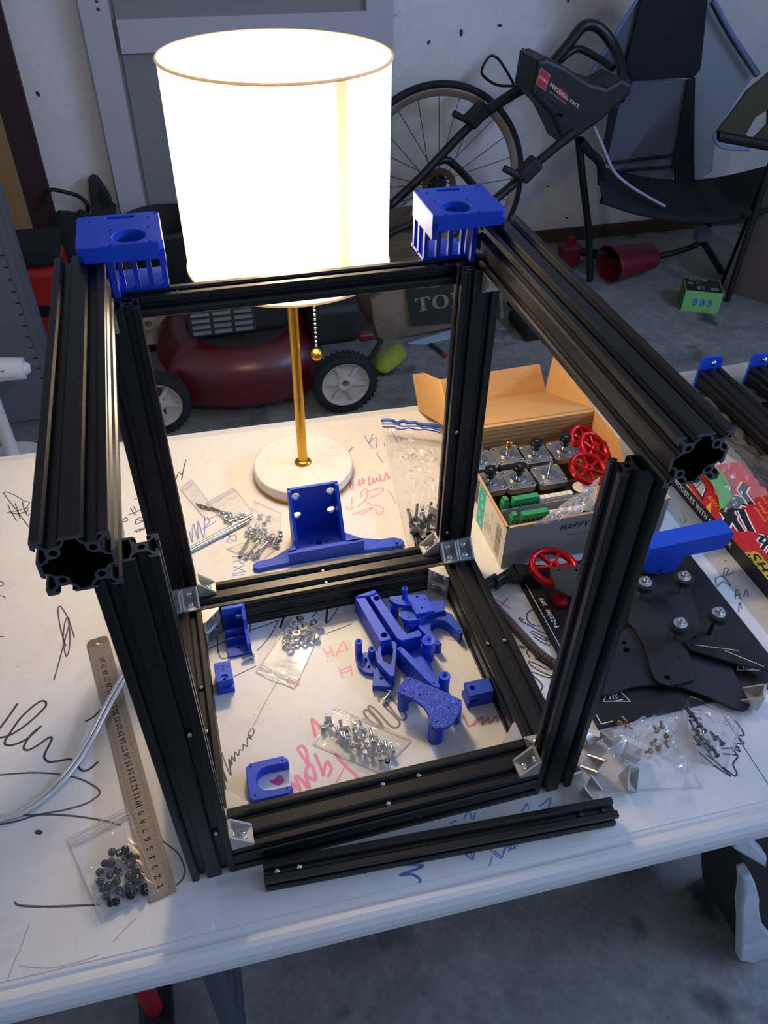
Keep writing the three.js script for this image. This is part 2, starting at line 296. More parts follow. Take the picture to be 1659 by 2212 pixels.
{
  const { w, zf, zb, H } = FR, X = V(1, 0, 0), Y = V(0, 1, 0), Z = V(0, 0, 1), n = v => v.clone().negate();
  const put = (name, g) => { const m = new THREE.Mesh(g, two); m.name = name; g.translate(0, 0, 0); frame.add(m); return m; };
  for (const s of [-1, 1]) for (const z of [zf - .01, zb + .01]) put('post', extrusion(2, 1, H, 'y', V(s * (w + .02), H / 2, z)));
  for (const s of [-1, 1]) {
    put('top_rail', extrusion(2, 2, zf - zb + .017 + .006, 'z', V(s * (w + .04), H + .02, .0055)));
    put('side_rail', extrusion(2, 2, zf - zb - .04, 'z', V(s * (w + .02), .0201, 0)));
  }
  put('top_beam', extrusion(1, 1, 2 * w + .078, 'x', V(0, H - .01, zb - .01)));
  put('bottom_beam', extrusion(2, 2, 2 * w - .0004, 'x', V(0, .0201, zf - .02)));
  put('bottom_beam', extrusion(2, 2, 2 * w - .0004, 'x', V(0, .0201, zb + .02)));
  const B = (p, a, b) => bracket(frame, p.add(V(0, T, 0)), a, b);
  for (const s of [-1, 1]) {
    const I = s < 0 ? X : n(X);                                  // towards the middle
    B(V(s * w, .04, zb + .01), I, Y); B(V(s * w, .04, zf - .01), I, Y);
    for (const d of [.01, .03]) { B(V(s * (w + d), .04, zb + .02), Z, Y); B(V(s * (w + d), .04, zf - .02), n(Z), Y); }
    for (const y of [.01, .03]) { B(V(s * w, y, zb + .04), I, Z); B(V(s * w, y, zf - .04), I, n(Z)); }
    B(V(s * (w + .03), H, zb + .02), Z, n(Y)); B(V(s * (w + .03), H, zf - .02), n(Z), n(Y));
  }
  // slide-in nuts and screw tips showing in the slots
  const nut = () => SH.clone().scale(.72, .8, .72);
  const N = (x, y, z, rx = 0, ry = 0, rz = 0) => { const m = new THREE.Mesh(nutG, M.steel); m.name = 'slot_screw'; m.position.set(x, y, z); m.rotation.set(rx, ry, rz); frame.add(m); };
  const nutG = nut();
  const put2 = (px, axis, val, fn) => px.forEach(fn);
  for (const [u, v] of [[697, 1230], [703, 1252]]) { const p = at(u, v, .037); N(p.x, .0352, p.z < zb + .02 ? zb + .01 : zb + .03); }
  for (const [u, v] of [[826, 1690], [838, 1732], [905, 1676]]) { const p = at(u, v, .037); N(p.x, .0352, p.z > zf - .02 ? zf - .01 : zf - .03); }
  for (const z of [-.02, .035, .062]) { N(-w - .01, .0352, z, 0, Math.PI / 2); }
  for (const [u, v] of [[1057, 1388], [1094, 1381]]) { const p = at(u, v, .037); N(p.x > w + .02 ? w + .03 : w + .01, .0352, p.z, 0, Math.PI / 2); }
  for (const [z, y] of [[-.02, .03], [.0, .03], [-.005, .01], [.03, .01]]) N(w + .0045, y, z, 0, Math.PI / 2, Math.PI / 2);
  for (const [y] of [[.07], [.22]]) { N(-w - .01, y, zf - .0045, Math.PI / 2); N(w + .01, y, zb + .0155, Math.PI / 2); }
  for (const [x, y] of [[-.02, .03], [.03, .03], [-.02, .01], [.03, .01]]) N(x, y, zf - .0045, Math.PI / 2);
  N(-.125, H - .0045, zb - .01); N(-.112, H - .0045, zb - .01); N(.125, H - .0045, zb - .01); N(.14, H - .0045, zb - .01);
  // motor mounts
  for (const s of [-1, 1]) {
    const x0 = .117, x1 = .186, z0 = zb - .053, z1 = zb + .0145, yt = H + .054, yb = H + .0405;
    const X_ = a => s * a, bxs = (a, b, y0, y1, c, d) => bx(Math.min(X_(a), X_(b)), Math.max(X_(a), X_(b)), y0, y1, c, d);
    const sh = new THREE.Shape(), c = .004, A = X_(x0), Bx = X_(x1), lo = Math.min(A, Bx), hi = Math.max(A, Bx);
    sh.moveTo(lo + c, z0); sh.lineTo(hi - c, z0); sh.lineTo(hi, z0 + c); sh.lineTo(hi, z1 - c); sh.lineTo(hi - c, z1); sh.lineTo(lo + c, z1); sh.lineTo(lo, z1 - c); sh.lineTo(lo, z0 + c); sh.closePath();
    const hole = (x, z, r, k = 20) => sh.holes.push(new THREE.Path(Array.from({ length: k }, (_, i) => new THREE.Vector2(x + r * Math.cos(i / k * 6.2832), z + r * Math.sin(i / k * 6.2832)))));
    const cx = X_(.1435), cz = zb - .003;
    hole(cx, cz, .0135, 28);
    for (const [a, b] of [[-.0155, -.0155], [.0155, -.0155], [-.0155, .0155], [.0155, .0155]]) hole(cx + a, cz + b, .0016, 10);
    for (const [a, b] of [[.121, z0 + .004], [.182, z0 + .004], [.176, z0 + .013], [.127, z0 + .013]]) hole(X_(a), b, .0015, 10);
    const sx = X_(.150), sz = z0 + .008; sh.holes.push(new THREE.Path([[-.011, -.003], [.011, -.003], [.012, 0], [.011, .003], [-.011, .003], [-.012, 0]].map(([a, b]) => new THREE.Vector2(sx + a, sz + b))));
    const plate = new THREE.ExtrudeGeometry(sh, { depth: .0065, bevelEnabled: true, bevelSize: .0006, bevelThickness: .0006, bevelOffset: -.0006, bevelSegments: 1, curveSegments: 10 }).rotateX(Math.PI / 2).translate(0, yt - .0006, 0);
    const mt = new THREE.Mesh(plate, M.blueRough); mt.name = 'motor_mount'; mt.userData.label = 'blue printed motor mount with a round hole and ribbed cage'; frame.add(mt);
    const sub = (name, g) => { const m = new THREE.Mesh(g, M.blue); m.name = name; mt.add(m); };
    const e_ = .00012, yk = yt - .0008; sub('skirt', merge(bxs(x0 - e_, x0 + .005, H + .031, yk, z0 + .004, z1 - .004), bxs(x0 + .003, x0 + .0055, H + .031, yk, z1 - .0055, z1 - .0032), bxs(x1 - .032, x1 - .004, yb, yk, z1 - .006, z1 + e_), bxs(x1 - .003, x1 + e_, yb, yk, z0 + .004, z1 - .004), bxs(x0 + .004, x1 - .004, H + .012, yk, z0 - e_, z0 + .004), bxs(x0 + .004, x1 - .032, H + .04, yk, z1 - .006, z1 + e_)));
    sub('foot', merge(bxs(x0 + .001, .163, H, H + .003, zb - .053, zb - .014)));
    for (const x of [.1185, .1305, .1425, .1545]) sub('rib', bxs(x, x + .0042, H + .001, yt - .008, zb - .0185, zb - .0135));
    for (const z of [-.03, -.045]) sub('rib', bxs(x0 + .001, x0 + .004, H + .001, H + .032, zb + z - .0042, zb + z));
    sub('pillar', bxs(.1605, .1655, H + .001, yt - .008, zb - .0185, zb + .0));
  }
}
// ---------------------------------------------------------------- table lamp (lit)
{
  const L = thing('table_lamp', 'lit table lamp with white drum shade, brass pole and round marble base', 'lamp', LAMP.clone());
  const marble = noiseTex(512, (x, y) => { const w = fbm(x * 4, y * 4, 4, 4), v = Math.abs(Math.sin((x * 3 + y * 2 + 2.2 * w) * 6.283)); const k = 214 + 14 * fbm(x * 20, y * 20, 20, 3) - 22 * Math.pow(1 - v, 9) * w; return [k, k * .975, k * .93]; });
  const mm_ = pmat(0xffffff, .28); mm_.map = marble;
  const disc = lathe([[0, .023], [.068, .023], [.0705, .0215], [.071, .0195], [.071, .008]], 64);
  { const p = disc.attributes.position, u = disc.attributes.uv; for (let i = 0; i < p.count; i++) u.setXY(i, p.getX(i) * 5 + .5, p.getZ(i) * 5 + .5 + p.getY(i) * 5); }
  const base = local(L, 'base', disc, mm_, 'white veined marble disc');
  local(base, 'base_band', lathe([[.071, .008], [.0705, .001], [.069, .0], [0, 0]], 64), M.brass);
  local(L, 'collar', lathe([[0, .028], [.0075, .028], [.0095, .0265], [.0115, .0248], [.0125, .023], [.006, .023]], 28), M.brass);
  local(L, 'pole', cyl(.0068, .0068, .30, 24, 0, .173, 0), M.brass);
  local(L, 'socket', merge(cyl(.014, .012, .05, 20, 0, .345, 0), cyl(.017, .017, .012, 20, 0, .372, 0)), M.brass);
  const bulb = local(L, 'bulb', new THREE.SphereGeometry(.028, 24, 16).scale(1, 1.15, 1).translate(0, .415, 0), mat(0xffffff, .5, 0, { emissive: new THREE.Color().setRGB(1, .82, .58), emissiveIntensity: 12 }));
  const R0 = .1175, y0 = .326, y1 = .541;
  const fabric = new THREE.MeshPhysicalMaterial({ color: new THREE.Color().setRGB(.93, .88, .78), roughness: .95, transmission: .3, thickness: 0, emissive: new THREE.Color().setRGB(1, .83, .58), emissiveIntensity: .45 });
  const seamM = new THREE.MeshPhysicalMaterial({ color: new THREE.Color().setRGB(.86, .74, .48), roughness: .95, transmission: .10, thickness: 0 });
  const shade = local(L, 'shade', new THREE.CylinderGeometry(R0, R0, y1 - y0, 96, 1, true).translate(0, (y0 + y1) / 2, 0), fabric, 'white fabric drum shade glowing from the bulb inside');
  local(shade, 'seam', new THREE.CylinderGeometry(R0 + .0008, R0 + .0008, y1 - y0, 4, 1, true, .325, .1).translate(0, (y0 + y1) / 2, 0), seamM, 'darker overlap strip of the shade fabric');
  const rim = new THREE.MeshPhysicalMaterial({ color: 0xe0cfae, roughness: .9, transmission: .35, thickness: 0 });
  local(shade, 'rim', new THREE.TorusGeometry(R0 + .0004, .0016, 8, 96).rotateX(Math.PI / 2).translate(0, y1, 0), rim);
  local(shade, 'rim', new THREE.TorusGeometry(R0 + .0004, .0016, 8, 96).rotateX(Math.PI / 2).translate(0, y0, 0), rim);
  local(shade, 'spider', merge([0, 2.094, 4.189].map(a => rod(V(.014 * Math.cos(a), .372, .014 * Math.sin(a)), V(R0 * Math.cos(a), y0 + .01, R0 * Math.sin(a)), .0014, 6))), M.brass);
  const ch = []; for (let y = .345; y > .205; y -= .0062) ch.push(new THREE.SphereGeometry(.0021, 8, 6).translate(.027, y, .002));
  const chain = local(L, 'pull_chain', merge(ch), M.chrome, 'beaded silver pull chain');
  local(chain, 'ball', new THREE.SphereGeometry(.0082, 20, 14).translate(.027, .196, .002), M.brass, 'small brass ball');
  const pl = new THREE.PointLight(new THREE.Color().setRGB(1, .80, .54), LAMP_POWER, 0, 2); pl.position.set(0, .415, 0); pl.shadow.radius = 1.5; pl.castShadow = true; L.add(pl);
}
// ---------------------------------------------------------------- handwriting on the table top (marker ink, traced from the photograph)
{
  const K = 'rgb(42,34,38)', G = 'rgb(96,90,86)', P = 'rgb(232,120,160)', P2 = 'rgb(226,138,150)', B = 'rgb(84,104,168)', R = 'rgb(190,80,110)', TH = 'rgb(120,112,104)';
  const S = (col, w, al, [ox, oy, sc], ...lines) => { for (const l of lines) { const pts = []; for (let i = 0; i < l.length; i += 2) pts.push([ox + l[i] * sc, oy + l[i + 1] * sc]); tableStrokes.push([col, w, al, pts]); } };
  let z = [0, 960, .1808];
  S(K, .0011, .8, z, [345, 985, 200, 790, 60, 605, 45, 575, 90, 572, 200, 620, 290, 675, 350, 690, 345, 720, 300, 780, 330, 850, 350, 830], [95, 720, 130, 800, 200, 915], [180, 705, 215, 790, 240, 890], [80, 820, 180, 800, 360, 750], [90, 815, 230, 830, 340, 780], [110, 800, 200, 830, 330, 800], [270, 680, 285, 760, 320, 830], [0, 1635, 35, 1650, 40, 1680, 0, 1690], [0, 1805, 40, 1815, 65, 1835]);
  z = [0, 960, .2532];
  S(K, .0013, .8, z, [635, 1645, 580, 1480, 520, 1385, 497, 1395, 500, 1470, 525, 1600, 562, 1720], [460, 2010, 500, 1870, 545, 1700, 585, 1560, 590, 1490, 570, 1480, 550, 1540, 540, 1650, 550, 1750, 568, 1810, 592, 1740, 596, 1600, 582, 1490], [0, 1640, 30, 1640]);
  S(K, .0012, .85, z, [1115, 545, 1140, 585, 1160, 600], [1140, 530, 1160, 560], [1100, 600, 1200, 560], [1055, 640, 1075, 625, 1090, 645, 1070, 660, 1050, 655], [1155, 660, 1170, 635, 1220, 620, 1225, 650, 1165, 680, 1155, 665], [1165, 640, 1215, 655], [1150, 745, 1180, 725], [1160, 735, 1172, 750], [1185, 735, 1195, 720, 1208, 730, 1192, 740], [1212, 725, 1222, 712, 1232, 720, 1218, 730], [1235, 705, 1245, 715], [1150, 470, 1185, 455]);
  z = [0, 1460, .2261];
  S(K, .0020, .9, z, [165, 270, 90, 380, 0, 500], [0, 590, 80, 572, 200, 505, 330, 400, 430, 300, 440, 255, 405, 238, 330, 280, 200, 400, 100, 540, 48, 625, 60, 658, 130, 658, 260, 600, 390, 482, 300, 560, 236, 655, 232, 700, 285, 705, 380, 650, 470, 588, 497, 600, 460, 680, 428, 745, 425, 785, 470, 822, 560, 812, 670, 795, 722, 830, 765, 890, 810, 908, 870, 880, 932, 825], [825, 430, 890, 395, 965, 322]);
  S(K, .0017, .75, z, [0, 945, 200, 930, 350, 925, 560, 940, 750, 980, 880, 1040, 955, 1105, 920, 1160, 820, 1220, 620, 1280, 450, 1310, 300, 1345, 150, 1390, 0, 1420], [190, 1335, 400, 1325, 600, 1330, 800, 1350, 1000, 1385, 1150, 1425], [145, 2165, 200, 2195, 500, 2205, 950, 2185]);
  S(K, .0038, .9, z, [355, 1490, 385, 1497]);
  z = [0, 1380, .3254];
  S('rgb(88,62,48)', .0013, .9, z, [1000, 1240, 1080, 1340, 1180, 1420, 1225, 1520, 1215, 1590, 1170, 1635]);
  z = [0, 1800, .422];
  S(TH, .0005, .8, z, [150, 460, 100, 600, 80, 640, 20, 800], [100, 680, 250, 690, 400, 660, 510, 620], [580, 555, 640, 490, 700, 430]);
  S('rgb(245,245,248)', .0012, .8, z, [1085, 460, 1096, 475, 1085, 492]);
  // inside the frame
  z = [620, 1360, .3014];
  S(P2, .0016, .8, z, [260, 135, 297, 200], [308, 120, 332, 192], [280, 172, 330, 155], [350, 195, 402, 88, 432, 148], [372, 162, 442, 140], [375, 280, 397, 345], [455, 255, 468, 330], [385, 315, 462, 290], [380, 290, 455, 268], [1130, 20, 1155, 68, 1225, 82], [40, 370, 60, 400, 95, 395]);
  S(P, .0030, .85, z, [205, 765, 178, 640, 252, 722], [345, 890, 400, 960, 510, 1060]);
  S(P, .0016, .8, z, [430, 955, 350, 1100]);
  S(R, .0020, .6, z, [1265, 620, 1300, 690, 1330, 680, 1365, 640, 1340, 690, 1400, 622, 1402, 682, 1440, 630, 1452, 672, 1500, 620, 1510, 660]);
  S(G, .0022, .8, z, [690, 708, 600, 660, 553, 600, 572, 575, 640, 640, 690, 705, 660, 650, 585, 565, 600, 550, 650, 590, 740, 690, 785, 702, 805, 660, 695, 545, 715, 530, 800, 635, 842, 645, 845, 600, 735, 480], [660, 515, 655, 490, 680, 480, 660, 515]);
  z = [440, 1520, .1567];
  S(P, .0030, .85, z, [1250, 1230, 1215, 1095, 1335, 1195, 1265, 1020, 1310, 1010, 1455, 1172, 1405, 985, 1430, 860, 1490, 850, 1545, 1040, 1460, 1025, 1408, 950, 1432, 840, 1310, 650, 1308, 600, 1370, 588, 1420, 680, 1440, 860], [1540, 700, 1600, 850, 1655, 985], [1640, 980, 1700, 800, 1760, 900, 1720, 1000]);
  S('rgb(205,70,130)', .0034, .9, z, [940, 1070, 1000, 1055, 1040, 1005, 1085, 1055, 1040, 1100, 960, 1080], [980, 1070, 1060, 1060]);
  S(K, .0010, .85, z, [250, 680, 310, 850, 378, 990, 365, 900, 348, 765, 392, 835, 385, 725, 432, 795, 428, 670, 482, 715, 490, 640, 545, 635, 545, 560, 600, 590, 605, 470, 665, 490, 615, 430, 640, 370, 680, 345, 692, 400, 660, 450, 632, 430], [320, 1075, 290, 980, 250, 900], [380, 870, 350, 780], [260, 960, 320, 1070]);
  S(TH, .0006, .9, z, [670, 340, 740, 200, 840, 0, 1020, -310]);
  z = [360, 1140, .2411];
  S(K, .0011, .85, z, [610, 1330, 800, 1240], [1430, 950, 1560, 900, 1659, 860], [750, 850, 745, 940], [1065, 780, 1010, 890], [1000, 830, 940, 950, 870, 1040, 810, 1100], [740, 920, 870, 880, 1010, 825], [1355, 735, 1300, 810], [1440, 720, 1425, 850, 1470, 820, 1545, 700], [455, 950, 460, 1090, 490, 1170, 560, 1160], [375, 1085, 540, 1010], [410, 1430, 450, 1410]);
  S(K, .0022, .85, z, [1060, 770, 1020, 890], [1440, 720, 1430, 850]);
  S(P2, .0015, .8, z, [1085, 1375, 1110, 1430, 1170, 1420, 1195, 1350], [1100, 1200, 1180, 1215, 1260, 1225]);
  // behind the frame
  z = [380, 860, .3134];
  S(B, .0013, .75, z, [95, 920, 112, 992, 120, 868, 152, 972, 152, 848, 192, 962, 200, 828, 232, 850, 190, 902, 245, 868, 275, 848], [200, 1010, 235, 1000, 260, 970], [322, 975, 345, 940, 375, 955, 350, 990, 385, 1000], [365, 955, 410, 945, 412, 985, 380, 980], [390, 1095, 475, 1083], [395, 1130, 462, 1112], [440, 1068, 443, 1130, 465, 1138], [400, 1160, 475, 1192], [400, 1190, 472, 1150], [390, 1212, 482, 1196], [395, 1225, 470, 1215]);
  S(K, .0013, .8, z, [40, 560, 55, 480, 70, 425], [0, 560, 20, 515, 45, 530]);
  z = [740, 920, .1326];
  S(B, .0011, .85, z, [355, 150, 430, 290, 490, 360], [495, 135, 430, 290, 500, 210, 550, 190, 562, 250, 550, 355], [600, 435, 560, 455, 660, 600], [680, 280, 690, 330], [800, 90, 900, 270], [860, 230, 930, 170, 960, 240], [960, 230, 990, 190, 1040, 220]);
  S(K, .0011, .85, z, [185, 350, 150, 358, 100, 430, 35, 550]);
  S(P, .0018, .85, z, [265, 870, 290, 980], [320, 850, 348, 952], [228, 962, 352, 922], [250, 912, 372, 880], [430, 830, 440, 965, 492, 905, 482, 850, 522, 925, 558, 840, 572, 905, 622, 872, 602, 795, 642, 895, 682, 880, 702, 760, 742, 866, 722, 780, 782, 866], [120, 900, 130, 1020, 180, 1010, 140, 930]);
  S(P2, .0016, .75, z, [310, 1160, 305, 1080, 370, 1018, 412, 1080, 380, 1190, 258, 1312], [350, 1090, 540, 1032, 665, 1018, 620, 1090, 430, 1182], [360, 1220, 480, 1292, 600, 1302, 668, 1362, 622, 1440, 570, 1430, 538, 1370], [210, 1452, 330, 1430, 510, 1325, 330, 1380, 160, 1444], [150, 1170, 152, 1285], [55, 1315, 110, 1372, 165, 1325], [730, 1060, 790, 1110, 865, 1260]);
  // right of the frame
  z = [1030, 1240, .1537];
  S('rgb(176,96,140)', .0016, .85, z, [258, 348, 462, 482], [432, 335, 318, 468]);
  S(K, .0014, .9, z, [830, 498, 740, 520, 698, 595, 740, 685, 830, 727, 925, 727], [615, 612, 590, 635, 650, 642, 628, 662, 760, 732, 880, 802, 985, 848], [755, 820, 800, 808, 950, 890, 985, 942, 860, 882, 775, 835], [980, 890, 1035, 962, 1020, 1002, 900, 952, 800, 880], [740, 1165, 698, 1085, 755, 1052, 850, 1088, 895, 1150, 865, 1192, 815, 1180, 900, 1232, 1000, 1288, 1055, 1332, 980, 1336, 850, 1272, 735, 1228, 760, 1282, 900, 1372, 1045, 1432, 1030, 1455, 950, 1442, 820, 1392, 735, 1372], [770, 1410, 880, 1510, 925, 1585, 888, 1645], [1030, 1240, 970, 1255]);
  S('rgb(70,64,60)', .0040, .85, z, [620, 1025, 655, 1035]);
  // front edge, blue
  z = [400, 1780, .6028];
  S('rgb(70,92,150)', .0022, .85, z, [778, 145, 852, 150, 772, 182, 812, 180, 842, 202, 820, 240]);
  S(B, .0011, .75, z, [1000, 100, 1030, 126, 1018, 92], [1095, 92, 1132, 122, 1150, 75, 1165, 90, 1192, 76], [1090, 150, 1100, 118]);
  z = [900, 1540, .3014];
  S(B, .0012, .8, z, [755, 705, 790, 650, 802, 692], [880, 670, 960, 610, 945, 680], [340, 760, 372, 700, 400, 765, 420, 715], [240, 790, 280, 770], [330, 1000, 400, 1050, 412, 1000], [560, 990, 610, 1030], [640, 960, 620, 1000], [660, 990, 690, 940, 705, 975]);
  // far half of the table
  z = [1280, 900, .2285];
  S(K, .0010, .85, z, [1175, 1605, 1160, 1530, 1240, 1512, 1300, 1600, 1230, 1560, 1180, 1605], [1240, 1520, 1245, 1435, 1285, 1440, 1262, 1500, 1335, 1470], [1345, 1722, 1362, 1628, 1402, 1722], [1342, 1692, 1402, 1672], [1428, 1700, 1452, 1632, 1470, 1700], [1378, 1842, 1390, 1758, 1408, 1812]);
  S('rgb(160,96,84)', .0010, .6, z, [860, 880, 872, 1002], [820, 960, 860, 1012, 895, 965]);
  z = [1200, 1440, .2767];
  S(K, .0016, .9, z, [1110, 660, 1250, 780, 1365, 852, 1240, 730, 1150, 600], [1180, 690, 1300, 780, 1390, 850, 1415, 835, 1385, 760, 1420, 700, 1380, 640, 1440, 660, 1400, 600, 1468, 600, 1420, 540, 1468, 530, 1440, 470, 1400, 420], [1310, 680, 1420, 690], [1300, 640, 1430, 630]);
}
// ---------------------------------------------------------------- blue printed parts lying about
const zp = ([ox, oy, sc], ...a) => { const r = []; for (let i = 0; i < a.length; i += 2) r.push([ox + a[i] * sc, oy + a[i + 1] * sc]); return r; };
const zc = ([ox, oy, sc], x, y, r) => [ox + x * sc, oy + y * sc, r];
const tw = (z, h, ...a) => zp(z, ...a).map(([u, v]) => at(u, v, h));
const cylAt = (p, r, h1, h0 = 0, n = 22, bore = 0) => bore ? lathe([[bore, h1 - h0 - .006], [bore, h1 - h0], [r - .0004, h1 - h0], [r, h1 - h0 - .0004], [r, 0]], n).translate(p.x, T + h0, p.z) : cyl(r, r, h1 - h0, n, p.x, T + (h1 + h0) / 2, p.z);
const base0 = (px, h = 0) => { const q = at(px[0], px[1], h); q.y = T; return q; };
const LOOSE = 'blue printed parts inside the frame';
{
  const A = [750, 1250, .15672], B = [750, 1370, .19892], F = [440, 1520, .1567], D = [540, 1030, .20494];
  // U-shaped spacer at the front
  {
    const t = thing('motor_spacer', 'blue printed U-shaped spacer lying flat over the pink heart', 'spacer', V(-.103, T, .088), LOOSE);
    part(t, 'body', prism(zp(F, 580, 880, 635, 820, 1085, 715, 1160, 760, 1172, 805, 960, 848, 870, 868, 790, 900, 735, 960, 718, 1040, 740, 1110, 780, 1160, 840, 1190, 960, 1180, 1215, 1122, 1226, 1170, 1165, 1235, 690, 1340, 635, 1300, 600, 1080), .014, 0, [zc(F, 652, 872, .0016), zc(F, 1085, 780, .0016), zc(F, 707, 1265, .0016), zc(F, 1150, 1165, .0016)], .0006), M.blue);
  }
  {
    const t = thing('motor_spacer', 'blue printed U-shaped spacer beside the right side rail', 'spacer', V(.125, T, -.05), LOOSE);
    part(t, 'body', prism(zp(A, 975, 630, 1050, 570, 1200, 490, 1330, 435, 1440, 480, 1595, 700, 1595, 735, 1550, 770, 1420, 630, 1350, 580, 1270, 562, 1200, 580, 1150, 640, 1145, 690, 1175, 745, 1230, 805, 1305, 890, 1270, 915, 1210, 905, 1090, 780, 980, 665), .016, .0, [zc(A, 1325, 478, .0016), zc(A, 1035, 628, .0016), zc(A, 1540, 715, .0016), zc(A, 1248, 868, .0016)], .0006), M.blue);
  }
  // long slotted L bracket
  {
    const t = thing('slotted_bracket', 'long blue printed L bracket with a lengthwise slot and two big holes', 'bracket', V(.05, T, -.08), LOOSE);
    part(t, 'base', prism(zp(A, 110, 255, 150, 225, 380, 150, 420, 185, 800, 765, 980, 700, 1025, 750, 760, 853, 610, 835, 455, 872), .009, 0), M.blue);
    part(t, 'rail', prism(zp(A, 110, 255, 238, 240, 612, 830, 452, 870), .026, 0, [zc(A, 510, 775, .0044)], .0006), M.blue);
    part(t, 'rail', prism(zp(A, 300, 238, 410, 188, 805, 768, 980, 700, 1026, 748, 1024, 790, 755, 855, 690, 825), .026, 0, [zc(A, 405, 270, .0046)], .0006), M.blue);
    part(t, 'end_block', prism(zp(A, 106, 252, 150, 222, 374, 148, 418, 186, 300, 233, 240, 238), .028, 0, [], .0008), M.blue);
  }
  // stacked plates with bosses
  {
    const t = thing('boss_plate', 'blue printed curved plate on a round boss under another plate', 'plate', V(.1, T, -.08), LOOSE);
    part(t, 'plate', prism(zp(A, 738, 408, 880, 404, 1150, 300, 1340, 295, 1346, 440, 1200, 470, 1050, 532, 980, 572, 850, 582, 770, 560, 738, 520), .0215, .016, [zc(A, 768, 434, .0012), zc(A, 855, 437, .0014), zc(A, 853, 533, .0014)], .0005), M.blueRough);
    const q = at(...zp(A, 868, 520)[0], .0215); part(t, 'boss', cylAt(V(q.x + .002, 0, q.z + .001), .0095, .016), M.blue);
    const q2 = at(...zp(A, 1260, 390)[0], .0215); part(t, 'boss', cylAt(q2, .006, .016), M.blue);
  }
  {
    const t = thing('bearing_plate', 'bright blue printed plate with five holes and an upright sleeve', 'plate', V(.095, T, -.1), LOOSE);
    part(t, 'plate', prism(zp(A, 570, 265, 600, 236, 840, 222, 1080, 210, 1208, 440, 952, 490, 882, 370, 780, 366, 680, 350, 610, 312), .0275, .0217, [zc(A, 685, 303, .0012), zc(A, 962, 245, .0022), zc(A, 1068, 280, .0014), zc(A, 1028, 400, .0018)], .0005), M.blue);
    const q = at(...zp(A, 790, 262)[0], .0275); part(t, 'sleeve', cylAt(q, .0034, .044, .0275, 18, .0018), M.blue);
    const q2 = at(...zp(A, 660, 300)[0], .0275); part(t, 'boss', cylAt(q2, .0055, .0217), M.blue);
  }
  // arm with a wall and two bosses
  {
    const t = thing('tensioner_arm', 'blue printed arm with a tall diagonal wall and two round bosses', 'arm', V(.085, T, .0), LOOSE);
    part(t, 'web', prism(zp(B, 600, 250, 700, 190, 830, 130, 930, 200, 905, 330, 950, 420, 1010, 480, 1090, 540, 1080, 620, 1000, 620, 930, 590, 700, 380), .009, 0), M.blue);
    part(t, 'wall', prism(zp(B, 538, 155, 575, 130, 612, 150, 820, 355, 1008, 548, 1000, 578, 950, 572, 880, 520, 700, 330), .030, 0, [zc(B, 573, 167, .0016), zc(B, 941, 528, .0016)], .0005), M.blue);
    const b1 = at(...zp(B, 885, 62)[0], .032), b2 = at(...zp(B, 1058, 448)[0], .031);
    part(t, 'boss', cylAt(b1, .0078, .032, 0, 26, .0016), M.blue); part(t, 'boss', cylAt(b2, .0062, .031, 0, 22, .0016), M.blue);
  }
  // cage with posts
  {
    const t = thing('extruder_mount', 'blue printed mount with an open square well and two slim posts', 'mount', V(.025, T, -.005), LOOSE);
    const shp = (outer, inner, h1, h0) => prismW(tw(B, h1, ...outer), T + h1, T + h0, [tw(B, h1, ...inner)]);
    part(t, 'well', shp([332, 168, 352, 120, 385, 82, 440, 72, 505, 74, 536, 100, 512, 448, 470, 452, 330, 300], [362, 182, 380, 140, 402, 108, 450, 98, 480, 110, 500, 160, 492, 250, 474, 330, 390, 290], .020, 0), M.blue);
    part(t, 'tongue', prism(zp(B, 285, 392, 330, 350, 480, 372, 470, 455, 500, 452, 492, 560, 465, 572, 274, 560), .009, 0, [zc(B, 370, 480, .0022)], .0004), M.blue);
    part(t, 'loop', prismW(tw(B, .006, 86, 245, 120, 215, 200, 196, 330, 210, 318, 330, 275, 425, 190, 408, 120, 345), T + .006, T, [tw(B, .006, 190, 262, 215, 250, 220, 300, 190, 330), tw(B, .006, 235, 330, 252, 345, 245, 372, 215, 368)]), M.blue);
    const p1 = at(...zp(B, 124, 76)[0], .027), p2 = at(...zp(B, 267, 157)[0], .020);
    part(t, 'post', cylAt(p1, .0042, .027, 0, 18, .0013), M.blue); part(t, 'post', cylAt(p2, .0042, .020, 0, 18, .0013), M.blue);
  }
  // stippled plate on legs
  {
    const t = thing('stippled_plate', 'blue printed curved plate with a stippled top standing on round legs', 'plate', V(.075, T, .05), LOOSE);
    const stip = pmat(0x2440c0, .5); stip.bumpMap = noiseTex(256, (x, y) => { const v = 255 * fbm(x * 60, y * 60, 60, 2); return [v, v, v]; }, false); stip.bumpScale = .0012; stip.bumpMap.repeat.set(24, 24);
    const cm = noiseTex(256, (x, y) => { const v = fbm(x * 60, y * 60, 60, 2) > .56 ? 1 : 0; return v ? [96, 120, 214] : [30, 52, 168]; }); cm.repeat.set(24, 24); stip.map = cm; stip.color.set(0xffffff);
    part(t, 'plate', prism(zp(B, 548, 600, 590, 530, 640, 468, 672, 456, 880, 546, 1080, 632, 1246, 715, 1242, 770, 1200, 860, 1150, 958, 1100, 995, 1050, 1015, 960, 1020, 912, 990, 898, 930, 880, 862, 832, 782, 720, 702, 600, 652, 548, 632), .031, .0265, [zc(B, 680, 495, .0014), zc(B, 615, 608, .0014), zc(B, 783, 655, .0014), zc(B, 1208, 722, .0014), zc(B, 1110, 800, .0014), zc(B, 973, 950, .0014)], .0004), stip);
    for (const [x, y, r] of [[615, 608, .0062], [973, 945, .0082], [1195, 750, .0055], [690, 510, .005]]) part(t, 'leg', cylAt(at(...zp(B, x, y)[0], .031), r, .0265), M.blue);
  }
